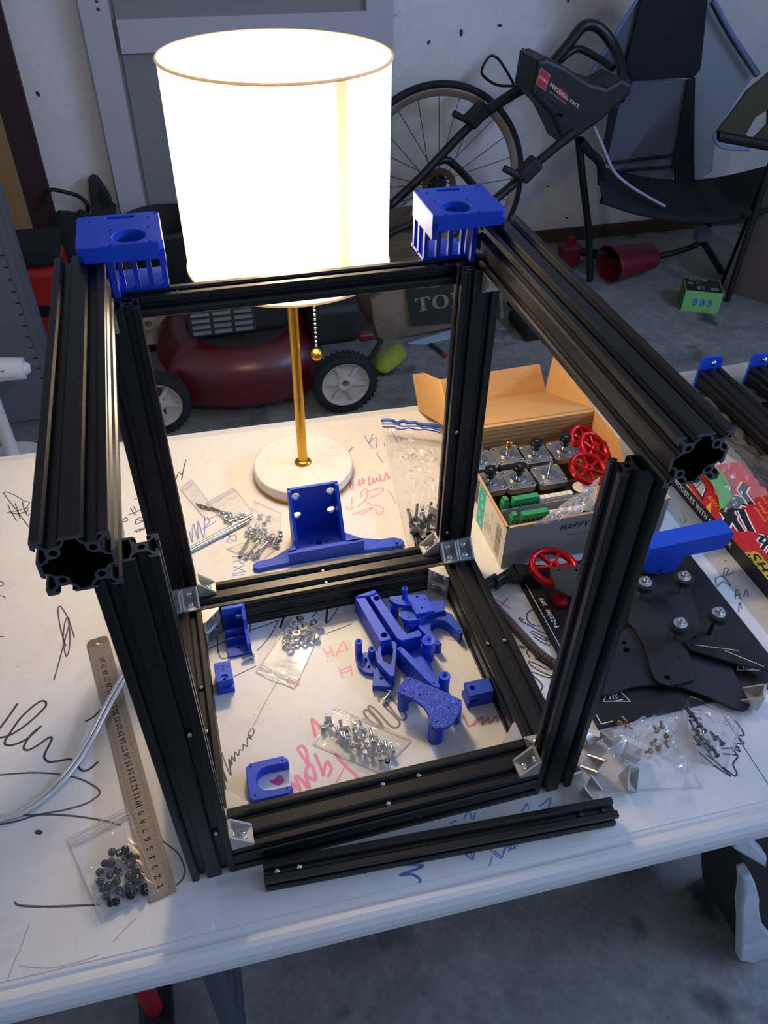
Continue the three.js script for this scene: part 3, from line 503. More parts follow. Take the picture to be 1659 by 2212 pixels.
  // clamp block on the right
  {
    const t = thing('clamp_block', 'blue printed square clamp block open on one side against the right rail', 'block', V(.13, T, .043), LOOSE);
    part(t, 'jaw', cut(rbox(.028, .0095, .0185, .0009, .1315, T + .01725, .043), cyl(.0028, .0028, .03, 16, .124, T + .017, .0425)), M.blue);
    part(t, 'jaw', rbox(.0295, .0085, .0185, .0009, .1308, T + .00425, .043), M.blue);
    part(t, 'back', rbox(.0175, .0065, .0182, .0006, .1368, T + .0105, .043), M.blue);
  }
  // engraved block on the left
  {
    const t = thing('engraved_block', 'small blue printed block with engraved letters and a round pocket', 'block', V(-.132, T, -.046), LOOSE);
    const y = T + .0231, k = .0007, s = (w, d, x, z) => box(w, .0016, d, -.1317 + x, y, -.052 + z);
    part(t, 'jaw', cut(rbox(.018, .009, .0265, .0008, -.132, T + .0185, -.0455), cyl(.0041, .0041, .004, 20, -.1317, T + .0233, -.0372), cyl(.0018, .0018, .03, 12, -.1317, T + .02, -.0362), ...[s(.0034, k, .005, .0015), s(k, .0034, .005, 0), s(k, .003, -.0013, 0), s(k, .003, .0015, 0), s(.003, k, 0, .0014), s(.003, k, 0, -.0014), s(k, .0034, -.0045, 0), s(.0022, k, -.0056, .0014), s(.0022, k, -.0056, 0), s(k, .0016, -.0066, .0007), s(.0026, k * 1.4, 0, .0045)]), M.blue, 'top face with engraved upside-down letters');
    part(t, 'jaw', rbox(.0185, .0075, .0275, .0012, -.132, T + .00375, -.046), M.blue);
    part(t, 'back', merge(rbox(.0178, .0085, .018, .0006, -.132, T + .01075, -.0495), rbox(.006, .0085, .025, .0006, -.138, T + .01075, -.046)), M.blue);
  }
  // tall open bracket against the rear beam
  {
    const t = thing('belt_bracket', 'tall blue printed open-sided bracket leaning by the rear left corner', 'bracket', V(-.11, T, -.1), LOOSE);
    const sideShape = pts => { const s = new THREE.Shape(pts.map(([z, y]) => new THREE.Vector2(z, y))); return s; };
    const wall = new THREE.ExtrudeGeometry(sideShape([[-.1235, 0], [-.0795, 0], [-.0795, .019], [-.097, .024], [-.101, .027], [-.104, .033], [-.1235, .040]]), { depth: .0042, bevelEnabled: false }).rotateY(-Math.PI / 2).translate(-.0975, T, 0);
    part(t, 'wall', wall, M.blue);
    part(t, 'floor', cut(bx(-.1245, -.0975, T, T + .0035, -.1235, -.0795), cyl(.0017, .0017, .02, 12, -.112, T, -.09)), M.blue);
    part(t, 'top_bar', rbox(.0245, .010, .0055, .001, -.1118, T + .0352, -.1208), M.blue);
    part(t, 'peg', rod(V(-.1017, T + .0305, -.1125), V(-.109, T + .0305, -.1125), .0028, 14), M.blue);
    part(t, 'rib', merge(bx(-.1235, -.1015, T + .003, T + .0185, -.1065, -.1035), bx(-.1235, -.1015, T + .003, T + .012, -.0995, -.0975)), M.blue);
    part(t, 'back', bx(-.1245, -.1015, T + .003, T + .033, -.1236, -.1206), M.blue);
  }
  // motor holder behind the rear beam
  {
    const t = thing('motor_holder', 'large blue printed motor holder with a tall holed back and spread wings behind the frame', 'holder', V(.012, T, -.225));
    const hx = [-.0105, .0345], holes = []; for (const x of hx) for (const y of [.072, .040]) holes.push(cyl(.0056, .0056, .03, 20).rotateX(Math.PI / 2).translate(x, T + y, -.2585));
    part(t, 'back', cut(bx(-.0205, .0445, T, T + .084, -.2615, -.2575), ...holes), M.blue);
    for (const [x0, x1] of [[-.0205, -.0165], [.0405, .0445]]) {
      const s = new THREE.Shape([[-.2595, 0], [-.213, 0], [-.213, .012], [-.2525, .084], [-.2595, .084]].map(q => new THREE.Vector2(...q)));
      const g = new THREE.ExtrudeGeometry(s, { depth: x1 - x0, bevelEnabled: false }).rotateY(-Math.PI / 2).translate(x1, T, 0); part(t, 'side', g, M.blue);
    }
    part(t, 'floor', cut(bx(-.017, .041, T, T + .008, -.258, -.213), cyl(.0045, .0045, .05, 18, .012, T, -.2335), cyl(.0015, .0015, .05, 10, .0025, T, -.2345), cyl(.0015, .0015, .05, 10, .0215, T, -.2325)), M.blue);
    part(t, 'apron', bx(-.031, .067, T, T + .021, -.2145, -.2085), M.blue);
    for (const s of [-1, 1]) { const x = s < 0 ? -.0205 : .0445, e = s < 0 ? -.031 : .067; part(t, 'gusset', prismW([V(x, 0, -.212), V(e, 0, -.212), V(x, 0, -.232)], T + .021, T, []), M.blue); }
    const W = (a) => a.map(([x, z]) => V(x, 0, z));
    part(t, 'wing', prismW(W([[-.018, -.2085], [-.06, -.2075], [-.072, -.2065], [-.077, -.2105], [-.077, -.2165], [-.071, -.2215], [-.052, -.2225], [-.018, -.240]]), T + .006, T, [], .0008), M.blue);
    part(t, 'wing', prismW(W([[.042, -.2085], [.105, -.2040], [.118, -.2040], [.1215, -.2095], [.1195, -.2165], [.110, -.2215], [.092, -.2225], [.042, -.240]]), T + .006, T, [circleW(V(.111, 0, -.2085), .0016, 10)], .0008), M.blueRough);
  }
}
// ---------------------------------------------------------------- loose hardware, bags, ruler, cord
const filmM = pmat(0xffffff, .09, 0, { transmission: .965, thickness: 0, ior: 1.5, side: THREE.DoubleSide, specularIntensity: 1 });
const zipM = pmat(0xf2eef2, .3, 0, { transmission: .6, thickness: 0, side: THREE.DoubleSide });
// clear zip bag: four corners as pixels on the table, a b along the mouth, c d along the foot; puff in metres
function bag(name, label, cs, puff, opt = {}) {
  const [a, b, c, d] = cs.map(q => q.isVector3 ? q : at(q[0], q[1], 0)); const s0 = opt.seed || 1, rise = opt.rise || 0;
  const cen = a.clone().add(b).add(c).add(d).multiplyScalar(.25); cen.y = T;
  const t = thing(name, label, 'bag', cen, opt.group);
  const P = (u, v) => a.clone().multiplyScalar((1 - u) * (1 - v)).addScaledVector(b, u * (1 - v)).addScaledVector(c, u * v).addScaledVector(d, (1 - u) * v);
  const len = a.distanceTo(d), wid = a.distanceTo(b);
  const wr = (u, v, k) => { const x = u * wid * k + s0 * 3.1, y = v * len * k + s0 * 1.7; return Math.abs(fbm(x, y, 64, 3) - .5) * 2; };
  const top = (u, v) => { const p = P(u, v); const e = Math.min(1, Math.min(u, 1 - u, (1 - v)) * 7); const body = Math.min(1, Math.max(0, (v - .18) / .3)); p.y = T + .0012 + e * ((puff * body * (.55 + .45 * Math.sin(Math.PI * Math.min(1, v * .8 + .1)))) + (.007 - .013 * wr(u, v, 75)) * (opt.wr || 1) * (.3 + .7 * body) - .004 * wr(u + .3, v, 150)) + (1 - v) * (1 - v) * rise; p.y = Math.max(T + .0008, p.y); return p; };
  const bot = (u, v) => { const p = P(u, v); p.y = T + .0004 + (1 - v) * (1 - v) * rise * .9; return p; };
  const n = opt.n || 36;
  const film = part(t, 'film', merge(sheet((u, v) => top(u, v), n, n), sheet((u, v) => bot(u, v), 4, 4)), filmM);
  part(t, 'edge_seam', merge([[0, 0, 0, 1], [1, 0, 1, 1], [0, 1, 1, 1], [0, .002, 1, .002]].map(([u0, v0, u1, v1]) => tube(Array.from({ length: 10 }, (_, i) => { const k = i / 9; return top(u0 + (u1 - u0) * k, v0 + (v1 - v0) * k).add(V(0, .0003, 0)); }), .0005, 5, 24))), zipM);
  const zipG = merge([.075, .11].map(v => tube(Array.from({ length: 9 }, (_, i) => top(i / 8, v).add(V(0, .0006, 0))), .0007, 5, 24)));
  if (opt.zip !== false) part(t, 'zip_strip', zipG, opt.zipMat || zipM);
  return { t, top, P };
}
const hexNut = (r, h, b) => { const s = new THREE.Shape(Array.from({ length: 6 }, (_, i) => new THREE.Vector2(r * Math.cos(i * Math.PI / 3), r * Math.sin(i * Math.PI / 3)))); s.holes.push(new THREE.Path(Array.from({ length: 12 }, (_, i) => new THREE.Vector2(b * Math.cos(-i * Math.PI / 6), b * Math.sin(-i * Math.PI / 6))))); return new THREE.ExtrudeGeometry(s, { depth: h, bevelEnabled: false }).translate(0, 0, -h / 2); };
const ringGeo = (r, h, b) => lathe([[b, -h / 2], [r, -h / 2], [r, h / 2], [b, h / 2], [b, -h / 2]], 18);
const screwGeo = (L = .011, r = .0021, hr = .0042) => merge(lathe([[0, .0028], [.0012, .0028], [.0014, .0016], [.0016, .0028], [hr * .7, .0023], [hr * .96, .001], [hr, 0], [r, 0], [r, -L + .0004], [r - .0004, -L], [0, -L]], 14));
// many alike small things: first one built, the rest clones
function many(name, label, category, group, geo, m, spots) {
  let first; spots.forEach(([p, rx, ry, rz, sc], i) => {
    const o = i ? first.clone() : new THREE.Mesh(geo, m); if (!i) first = o;
    o.name = numbered(name); o.position.copy(p); o.rotation.set(rx || 0, ry || 0, rz || 0); if (sc) o.scale.setScalar(sc);
    o.userData = { label, category, group }; scene.add(o);
  });
}
{
  // nuts bag
  bag('nut_bag', 'clear zip bag of hollow steel nuts inside the frame by the rear beam', [[553, 1452], [636, 1488], [695, 1360], [632, 1335]], .010, { seed: 2 });
  const z = [540, 1310, .1085];
  many('steel_nut', 'hollow steel nut inside the clear bag near the rear beam', 'nut', 'steel nuts in the bag by the rear beam', hexNut(.0062, .006, .0042), M.chrome,
    [[995, 255], [885, 330], [1015, 425], [755, 510], [925, 545], [715, 690], [800, 775], [1275, 340], [1400, 380], [1330, 590], [1220, 600], [1100, 560], [1090, 660], [930, 660], [1180, 450]].map(([x, y], i) => { const p = at(z[0] + x * z[2], z[1] + y * z[2], .006); return [p, -Math.PI / 2 + rr(-.5, .5), rr(-.5, .5), rr(0, 3), .8]; }));
  // screws bag
  bag('screw_bag', 'clear bag of shiny button head screws by the front beam', [[677, 1608], [722, 1530], [888, 1600], [822, 1668]], .0115, { seed: 5, zip: false });
  const z2 = [670, 1520, .1386];
  const sp = [[260, 280], [200, 360], [330, 330], [430, 460], [490, 380], [560, 420], [690, 300], [690, 380], [620, 480], [720, 470], [840, 430], [850, 500], [800, 380], [960, 500], [640, 670], [750, 660], [850, 760], [980, 590], [1060, 610], [970, 770], [1080, 730], [1130, 620], [1200, 700], [1290, 740], [1100, 880], [1200, 890], [880, 590], [500, 520], [560, 560], [760, 560]];
  many('button_screw', 'shiny button head screw inside the clear bag by the front beam', 'screw', 'button head screws in the clear bag', screwGeo(), M.chrome,
    sp.map(([x, y], i) => { const h = .0058 + (i % 3) * .001, p = at(z2[0] + x * z2[2], z2[1] + y * z2[2], h); const up = i % 5; return [p, up === 0 ? Math.PI + rr(-.4, .4) : up === 1 ? rr(-.5, .5) : Math.PI / 2 + rr(-.25, .25), rr(0, 6.28), 0, .82]; }));
  // loose screws
  for (const [u, v, ry, l] of [[545, 1417, 1.75, 'shiny screw lying at the foot of the tall blue bracket'], [842, 1497, 2.3, 'shiny screw lying beside the stippled blue plate']]) { const p = at(u, v, .0042); const m = single('loose_screw', l, 'screw', screwGeo(.012).rotateX(Math.PI / 2).rotateY(ry).translate(p.x, p.y, p.z), M.chrome, p.clone()); }
  // black balls
  bag('ball_bag', 'clear zip bag of small black balls lying on the steel ruler', [[148, 1812], [274, 1747], [342, 1928], [222, 1990]], .011, { seed: 9 });
  const z3 = [0, 1380, .3254];
  const bl = [[745, 1415], [695, 1490], [662, 1550], [665, 1615], [680, 1660], [705, 1705], [735, 1750], [770, 1745], [720, 1640], [730, 1570], [740, 1490], [790, 1420], [830, 1400], [860, 1440], [830, 1470], [870, 1500], [900, 1460], [900, 1540], [860, 1570], [910, 1600], [940, 1570], [950, 1640], [910, 1660], [860, 1640], [820, 1690], [870, 1700], [780, 1540], [775, 1610], [790, 1670], [960, 1680]];
  many('black_ball', 'small glossy black ball in the clear bag on the ruler', 'ball', 'black balls in the clear bag', new THREE.SphereGeometry(.0040, 16, 12), M.blackGloss, bl.map(([x, y], i) => [at(z3[0] + x * z3[2], z3[1] + y * z3[2], .0056), 0, 0, 0, rr(.8, 1.0)]));
  // bags behind the frame
  const z4 = [380, 1020, .1567];
  bag('pin_bag', 'clear zip bag holding thin brown pins behind the frame', zp(z4, 60, 240, 220, 110, 600, 590, 420, 660), .003, { seed: 12, n: 24 });
  many('thin_pin', 'thin brown metal pin in the clear bag behind the frame', 'pin', 'pins in the clear bag', cyl(.0006, .0006, .034, 6).rotateZ(Math.PI / 2), mat(0x6e5138, .4, .7), [0, 1, 2, 3, 4].map(i => [at(z4[0] + (420 + i * 18) * z4[2], z4[1] + (470 + i * 12) * z4[2], .0022), 0, -.62 + i * .03, 0]));
  bag('washer_bag', 'clear zip bag of flat steel washers behind the frame', zp(z4, 420, 430, 800, 220, 1070, 560, 740, 740), .0045, { seed: 14, n: 24 });
  many('steel_washer', 'flat steel washer in the clear bag behind the frame', 'washer', 'washers in the clear bag', ringGeo(.0048, .0009, .0024), M.chrome, [[660, 570], [730, 570], [700, 620], [760, 630], [830, 610], [780, 680], [840, 650], [880, 610], [920, 600], [710, 660], [900, 640], [850, 690]].map(([x, y], i) => [at(z4[0] + x * z4[2], z4[1] + y * z4[2], .0030), rr(-.2, .2), 0, rr(-.2, .2)]));
  bag('hardware_bag', 'clear bag of small steel spacers and nuts behind the frame', zp(z4, 1080, 400, 1450, 570, 1430, 1070, 940, 880), .010, { seed: 16, zip: false });
  many('steel_spacer', 'small steel spacer in the clear bag behind the frame', 'spacer', 'spacers in the clear bag', ringGeo(.0042, .004, .0025), M.chrome, [[1030, 780], [990, 840], [1050, 860], [1090, 790], [1120, 740], [1160, 820], [1100, 900], [1150, 920], [1220, 720], [1210, 850], [1270, 900], [1240, 950], [1300, 950], [1330, 880], [1370, 920], [1350, 980], [1400, 960], [1440, 830], [1440, 890], [1390, 1000], [1160, 600], [1280, 620], [1230, 790]].map(([x, y], i) => [at(z4[0] + x * z4[2], z4[1] + y * z4[2], .0052), rr(0, 3), rr(0, 3), rr(0, 3), .8]));
  bag('bolt_bag', 'clear bag of long steel bolts in front of the small spacers bag', zp(z4, 700, 1060, 1100, 950, 1360, 1080, 1160, 1260), .008, { seed: 18, zip: false });
  many('long_bolt', 'long steel bolt in the clear bag behind the frame', 'bolt', 'long bolts in the clear bag', screwGeo(.030, .0019, .0036).rotateX(Math.PI / 2), M.chrome, [[890, 1120], [970, 1150], [1080, 1150]].map(([x, y], i) => [at(z4[0] + x * z4[2], z4[1] + y * z4[2], .0048), 0, 2.6 - i * .12 + Math.PI, 0]));
  many('wide_sleeve', 'short wide steel sleeve in the bag of long bolts', 'sleeve', undefined, ringGeo(.0056, .007, .0042), M.chrome, [[at(z4[0] + 1105 * z4[2], z4[1] + 1095 * z4[2], .007), .8, 0, .3]]);
  // big zip bag with black parts
  {
    const blueZip = pmat(0x2a5cc0, .35, 0, { transmission: .25, thickness: 0 }), w = (u, v, h) => { const p = at(u, v, h); p.y = T; return p; };
    const { top } = bag('zip_bag', 'large clear zip bag with a blue zip holding black fasteners behind the frame', [w(822, 905, .032), w(950, 920, .032), w(968, 1182, 0), w(884, 1196, 0)], .026, { seed: 31, n: 60, rise: .034, wr: 2.2, zip: false });
    const zb = scene.getObjectByName('zip_bag');
    for (const [v, r] of [[.03, .0028], [.055, .0012], [.075, .0012]]) part(zb, 'zip_strip', tube(Array.from({ length: 12 }, (_, i) => top(i / 11, v).add(V(0, .0012, 0))), r, 6, 40), blueZip, 'blue press zip');
    many('black_fastener', 'black plastic fastener in the large zip bag with the blue zip', 'fastener', 'black fasteners in the zip bag', merge(cyl(.0022, .0022, .03, 8), cyl(.0042, .0042, .004, 10, 0, .016, 0)), M.black,
      [[886, 1118], [900, 1105], [915, 1112], [930, 1100], [942, 1118], [892, 1140], [908, 1135], [925, 1140], [940, 1145], [895, 1160], [912, 1165], [930, 1168], [945, 1165], [902, 1180], [920, 1182], [948, 1090], [952, 1130], [905, 1122], [935, 1125], [955, 1155]].map(([u, v], i) => [at(u, v, .008 + (i % 3) * .004), 1.2 + rr(-.5, .5), rr(0, 6.28), rr(-.4, .4), rr(.8, 1.1)]));
    many('folded_clip', 'folded grey plastic clip among the black fasteners', 'clip', 'grey clips in the zip bag', rbox(.016, .006, .010, .001), mat(0x3c3d44, .5), [[900, 1150], [928, 1155], [938, 1108]].map(([u, v], i) => [at(u, v, .014), rr(-.6, .6), rr(0, 3), rr(-.5, .5)]));
  }
  // rods
  const r1 = zp(z4, 160, 1075, 1040, 605), r2 = zp(z4, 170, 1105, 1010, 668);
  [[r1, .0038], [r2, .0038]].forEach(([r, h], i) => { const a = at(...r[0], h), b = at(...r[1], h); single('steel_rod', 'slim polished steel rod lying in a pair behind the frame', 'rod', rod(a, b, .0024, 14), M.steel, a.clone().setY(T), 'polished rods behind the frame'); });
  // ruler
  {
    const a = at(186, 1384, .001), b = at(233, 1372, .001), c = at(384, 1925, .001), d = at(319, 1951, .001);
    const L = a.clone().add(b).multiplyScalar(.5), E = c.clone().add(d).multiplyScalar(.5), dir = E.clone().sub(L), len = dir.length(); dir.normalize(); const sid = V(-dir.z, 0, dir.x);   // points right... width side
    const W = .0245;
    const tex = canvasTex(2048, 160, (g, w, h) => {
      g.fillStyle = '#b0a294'; g.fillRect(0, 0, w, h);
      for (let i = 0; i < 900; i++) { const k = 150 + rnd() * 60 | 0; g.strokeStyle = `rgba(${k},${k - 12},${k - 34},.35)`; g.lineWidth = 1 + rnd() * 2; const x = rnd() * w, y = rnd() * h, a_ = rnd() * 6.3, l = 6 + rnd() * 40; g.beginPath(); g.moveTo(x, y); g.lineTo(x + l * Math.cos(a_), y + l * Math.sin(a_) * .4); g.stroke(); }
      const x30 = w * .072, x0 = w * .995, s = (x0 - x30) / 30;
      g.strokeStyle = '#3a3126'; for (let i = 0; i <= 300; i++) { const x = x0 - i * s / 10; g.globalAlpha = .75; g.lineWidth = 1.1; const l = i % 10 === 0 ? 30 : i % 5 === 0 ? 22 : 10; g.lineWidth = i % 5 ? .8 : 2; g.beginPath(); g.moveTo(x, 22); g.lineTo(x, 22 + l); g.moveTo(x, h - 22); g.lineTo(x, h - 22 - l * .8); g.stroke(); }
      g.globalAlpha = 1; g.fillStyle = '#1d1710'; g.font = 'bold 52px serif'; g.textAlign = 'center'; g.textBaseline = 'middle';
      for (let i = 1; i <= 30; i++) { const x = x0 - i * s; g.save(); g.translate(x + 8, h / 2); g.rotate(Math.PI); g.scale(.9, 1); g.fillText(String(i), 0, 0); g.restore(); }
    });
    const rm = mat(0xffffff, .34, .75); rm.map = tex; const edgeM = mat(0xa89b84, .35, .9);
    const t = thing('steel_ruler', 'long steel ruler marked in centimetres beside the left post', 'ruler', L.clone().setY(T));
    const at2 = (l, s) => L.clone().addScaledVector(dir, l).addScaledVector(sid, s);
    const out = [[0, -.6], [.002, -.85], [.006, -1], [len, -1], [len, 1], [.006, 1], [.002, .85], [0, .6]].map(([l, s]) => at2(l, s * W / 2));
    const hole = circleW(at2(.0085, 0), .0027, 16);
    part(t, 'blade', prismW(out, T + .0012, T + .0004, [hole]), edgeM);
    const q0 = at2(.0115, W / 2 - .0004), q1 = at2(.0115, -W / 2 + .0004), q2 = at2(len - .0004, -W / 2 + .0004), q3 = at2(len - .0004, W / 2 - .0004); for (const q of [q0, q1, q2, q3]) q.y = T + .00128;
    // uv: x along the blade from the hole end
    part(t, 'scale', quad(q0, q3, q2, q1), rm, 'engraved centimetre scale from 1 to 30');
  }
  // clear cord
  {
    const pts = [[-60, 1790, .003], [0, 1769, .003], [40, 1757, .003], [90, 1725, .003], [130, 1688, .004], [165, 1645, .006], [200, 1587, .009], [232, 1525, .012], [262, 1472, .016], [285, 1435, .018]].map(([u, v, h]) => at(u, v, h));
    const t = thing('power_cable', 'clear plastic electric cord curving across the left of the table', 'cable', pts[1].clone().setY(T));
    const side = V(.0022, 0, .0012);
    part(t, 'wire', tube(pts.map(p => p.clone().add(side)), .0022, 10, 80), pmat(0xd9d4cc, .18, .3, { clearcoat: 1 }));
    part(t, 'wire', tube(pts.map(p => p.clone().sub(side)), .0022, 10, 80), pmat(0xd9cdbd, .18, .3, { clearcoat: 1 }));
  }
  // loose extrusion in front of the frame
  {
    const a = at(571, 1893, .010), b = at(1324, 1752, .010), L = a.distanceTo(b), d = b.clone().sub(a);
    const t = thing('loose_extrusion', 'single black aluminium extrusion lying loose in front of the frame', 'extrusion', a.clone().add(b).multiplyScalar(.5).setY(T)); t.rotation.y = -Math.atan2(d.z, d.x);
    const m = new THREE.Mesh(extrusion(1, 1, L, 'x', V(0, .0101, 0)), two); m.name = 'bar'; t.add(m);
    for (const x of [-.135, -.155]) local(t, 'screw', SH.clone().scale(.75, .75, .75).translate(x, .0152, 0), M.chrome);
    for (const x of [.132, .155]) local(t, 'screw', SH.clone().scale(.75, .75, .75).translate(x, .0152, 0), M.blackGloss);
  }
}
// ---------------------------------------------------------------- open carton with motors
const KB = [1010, 900, .21097];
{
  const x0 = .23, x1 = .452, zf = -.137, zb = -.347, h = .07, th = .003;
  const kraft = noiseTex(256, (x, y) => { const v = fbm(x * 4, y * 40, 40, 4), s = fbm(x * 80, y * 80, 80, 2); const k = 196 + 16 * (v - .5) + 14 * (s - .5); return [k, k * .76, k * .47]; });
  const km = mat(0xffffff, .85); km.map = kraft;
  const outM = mat(0xbdb7ae, .75);
  const t = thing('parts_carton', 'open kraft carton full of motors with its lid folded back', 'box', V((x0 + x1) / 2, T, (zf + zb) / 2));
  part(t, 'bottom', bx(x0, x1, T + .0004, T + .003, zb, zf), km);
  const left = part(t, 'side', bx(x0, x0 + th, T, T + h, zb, zf), km);
  const right = part(t, 'side', bx(x1 - th, x1, T, T + h + .002, zb, zf), km);
  const front = part(t, 'front', bx(x0, x1, T, T + h, zf - th, zf), km);
  const back = part(t, 'back', bx(x0, x1, T, T + h, zb, zb + .005), km);
  for (let i = 0; i < 5; i++) part(back, 'corrugated_edge', bx(x0 + .003, x1 - .003, T + h - .008 - i * .007, T + h - .0055 - i * .007, zb + .005, zb + .0062), mat(0x9a7346, .9));
  // printed outside
  const shadedFrontTex = canvasTex(1024, 324, (g, w, hh) => { g.fillStyle = '#8d857b'; g.fillRect(0, 0, w, hh); g.fillStyle = '#7c746b'; for (let i = 0; i < 500; i++) { g.globalAlpha = .12; g.fillRect(rnd() * w, rnd() * hh, 30, 2); } g.globalAlpha = 1; g.fillStyle = '#15130f'; g.font = 'italic bold 58px sans-serif'; g.fillText('HAPPY PRINTING', 330, 92); g.font = 'italic 24px sans-serif'; g.fillText('Share what you make', 400, 150); });  // grey-brown front, its colour darkened to hold the shade on this face
  const fm_ = mat(0xffffff, .7); fm_.map = shadedFrontTex;
  part(front, 'print', quad(V(x0, T, zf + .0004), V(x1, T, zf + .0004), V(x1, T + h, zf + .0004), V(x0, T + h, zf + .0004)), fm_, 'grey printed carton front with hand lettering, darkened for shade');
  const sideTex = canvasTex(1024, 342, (g, w, hh) => {
    g.fillStyle = '#d8d0c4'; g.fillRect(0, 0, w, hh); g.fillStyle = '#4b4646'; g.fillRect(400, 0, 165, 200); g.fillStyle = '#2fae9e'; g.fillRect(573, 0, 110, hh * .97);
    g.strokeStyle = '#e8f4f0'; g.lineWidth = 5; for (const [x, y] of [[620, 90], [645, 150], [610, 230], [640, 285]]) { g.beginPath(); g.arc(x, y, 12, 0, 6.3); g.stroke(); }
    g.fillStyle = '#4a443e'; for (let j = 0; j < 5; j++) g.fillRect(705 + j * 26, 150 + j * 8, 5, 130 - j * 12); g.font = '30px sans-serif'; g.save(); g.translate(815, 120); g.rotate(-1.57); g.fillText('K9', 20, 0); g.restore(); g.save(); g.translate(855, 300); g.rotate(-1.57); g.fillText('24V  1', 20, 0); g.restore();
    for (let j = 0; j < 34; j++) { g.fillRect(885, 70 + j * 7, 80, hash(j, 3) > .5 ? 5 : 2.5); }
    g.strokeStyle = '#b98a52'; g.lineWidth = 10; g.strokeRect(0, -6, w, 12);
  });
  const sm = mat(0xffffff, .6); sm.map = sideTex;
  part(left, 'print', quad(V(x0 - .0004, T, zb), V(x0 - .0004, T, zf), V(x0 - .0004, T + h, zf), V(x0 - .0004, T + h, zb)), sm, 'white label with teal strip and barcode');
  part(right, 'edge', bx(x1 - .001, x1 + .002, T, T + h + .0022, zb, zf), outM);
  // lid sloping back to the table, with its flaps raised
  const A = V(x0, T + h, zb), B = V(x1, T + h, zb), C = V(x1, T + .003, -.499), Dd = V(x0, T + .003, -.499);
  const slab = (pts, n, thk = .0022) => { const off = n.clone().multiplyScalar(thk); const q = pts.map(p => p.clone().add(off)); const g = []; const tri = (a, b, c) => g.push(a, b, c); const f = (P, flip) => { for (let i = 1; i < P.length - 1; i++) flip ? tri(P[0], P[i + 1], P[i]) : tri(P[0], P[i], P[i + 1]); }; f(q, false); f(pts, true); pts.forEach((p, i) => { const j = (i + 1) % pts.length; tri(p, pts[j], q[j]); tri(p, q[j], q[i]); }); const bg = new THREE.BufferGeometry(); bg.setAttribute('position', new THREE.Float32BufferAttribute(g.flatMap(v => [v.x, v.y, v.z]), 3)); bg.setAttribute('uv', new THREE.Float32BufferAttribute(g.flatMap(v => [v.x * 8, (v.z + v.y) * 8]), 2)); bg.computeVertexNormals(); return bg; };
  const lid = part(t, 'lid', slab([Dd, C, B, A], V(0, .91, -.41)), km);
  const f1 = atX(1183, 758.6, .466), f2 = atX(1141, 794, .452);
  part(lid, 'flap', slab([B.clone().add(V(0, .002, 0)), C.clone().add(V(0, .002, 0)), V(.462, T + .047, -.513), V(.468, T + .058, -.520), V(.468, T + .062, -.50)], V(-1, 0, 0)), km);
  part(lid, 'flap', slab([A.clone().add(V(0, .001, 0)), V(.226, T + .119, -.405), V(.224, T + .092, -.470), V(.222, T + .063, -.515), Dd.clone()].reverse(), V(1, 0, 0)), km);
  part(lid, 'flap', slab([Dd.clone(), V(x0 + .005, T + .045, -.516), V(.44, T + .05, -.516), C.clone()].reverse(), V(0, .2, 1).normalize()), km);
}
// motors
const MOTORG = 'stepper motors in the carton';
function motor(px, label, top) {
  const h = .045, p = at(KB[0] + px[0] * KB[2], KB[1] + px[1] * KB[2], h + .002); p.y = T + .0032;
  const t = thing('stepper_motor', label, 'motor', p, MOTORG);
  const sq = (s, c, hh) => { const a = s / 2, sh = new THREE.Shape([[-a + c, -a], [a - c, -a], [a, -a + c], [a, a - c], [a - c, a], [-a + c, a], [-a, a - c], [-a, -a + c]].map(q => new THREE.Vector2(...q))); return sh; };
  const H = h - .0032;
  local(t, 'body', new THREE.ExtrudeGeometry(sq(.041, .006), { depth: H - .0095, bevelEnabled: false }).rotateX(-Math.PI / 2), M.black);
  const capS = sq(.0418, .0045); for (const i of [-1, 1]) for (const j of [-1, 1]) capS.holes.push(new THREE.Path(Array.from({ length: 10 }, (_, k) => new THREE.Vector2(i * .0155 + .0017 * Math.cos(k * .6283), j * .0155 + .0017 * Math.sin(k * .6283)))));
  const brushed = M.brushed || (M.brushed = mat(0xb4b2ad, .36, .9));
  const cap = local(t, 'cap', new THREE.ExtrudeGeometry(capS, { depth: .0088, bevelEnabled: true, bevelSize: .0005, bevelThickness: .0005, bevelOffset: -.0005, bevelSegments: 1 }).rotateX(-Math.PI / 2).translate(0, H - .0095, 0), brushed, 'brushed metal end cap');
  local(cap, 'flange', lathe([[0, .001], [.0065, .001], [.007, .0018], [.0108, .002], [.0112, .0015], [.0112, 0]], 30).translate(0, H, 0), M.steel);
  local(t, 'shaft', cyl(.0025, .0025, .022, 14, 0, H + .011, 0), M.steel);
  if (top === 'pulley') local(t, 'pulley', merge(lathe([[.0026, 0], [.0082, 0], [.0082, .0012], [.0062, .0013], [.0062, .0072], [.0082, .0073], [.0082, .0085], [.0026, .0085]], 24), lathe([[.0026, -.006], [.0055, -.006], [.0055, 0]], 20)).translate(0, H + .0135, 0), M.blackGloss, 'black toothed pulley');
  if (top === 'brass') local(t, 'gear', merge(lathe([[.0025, 0], [.0048, 0], [.0048, .004], [.0042, .005], [.0048, .006], [.0048, .0105], [.0025, .0105]], 20)).translate(0, H + .012, 0), M.brass, 'small brass drive gear');
  return t;
}
motor([130, 430], 'stepper motor with a bare shaft at the left end of the back row', null);
motor([412, 372], 'stepper motor with a brass drive gear on its shaft', 'brass');
motor([690, 362], 'stepper motor with a black pulley beside the brass geared one', 'pulley');
motor([985, 318], 'stepper motor with a black pulley beside the red spoked pulleys', 'pulley');
motor([225, 650], 'stepper motor with a black pulley against the carton label side', 'pulley');
motor([515, 618], 'stepper motor with a black pulley in the middle of the front row', 'pulley');
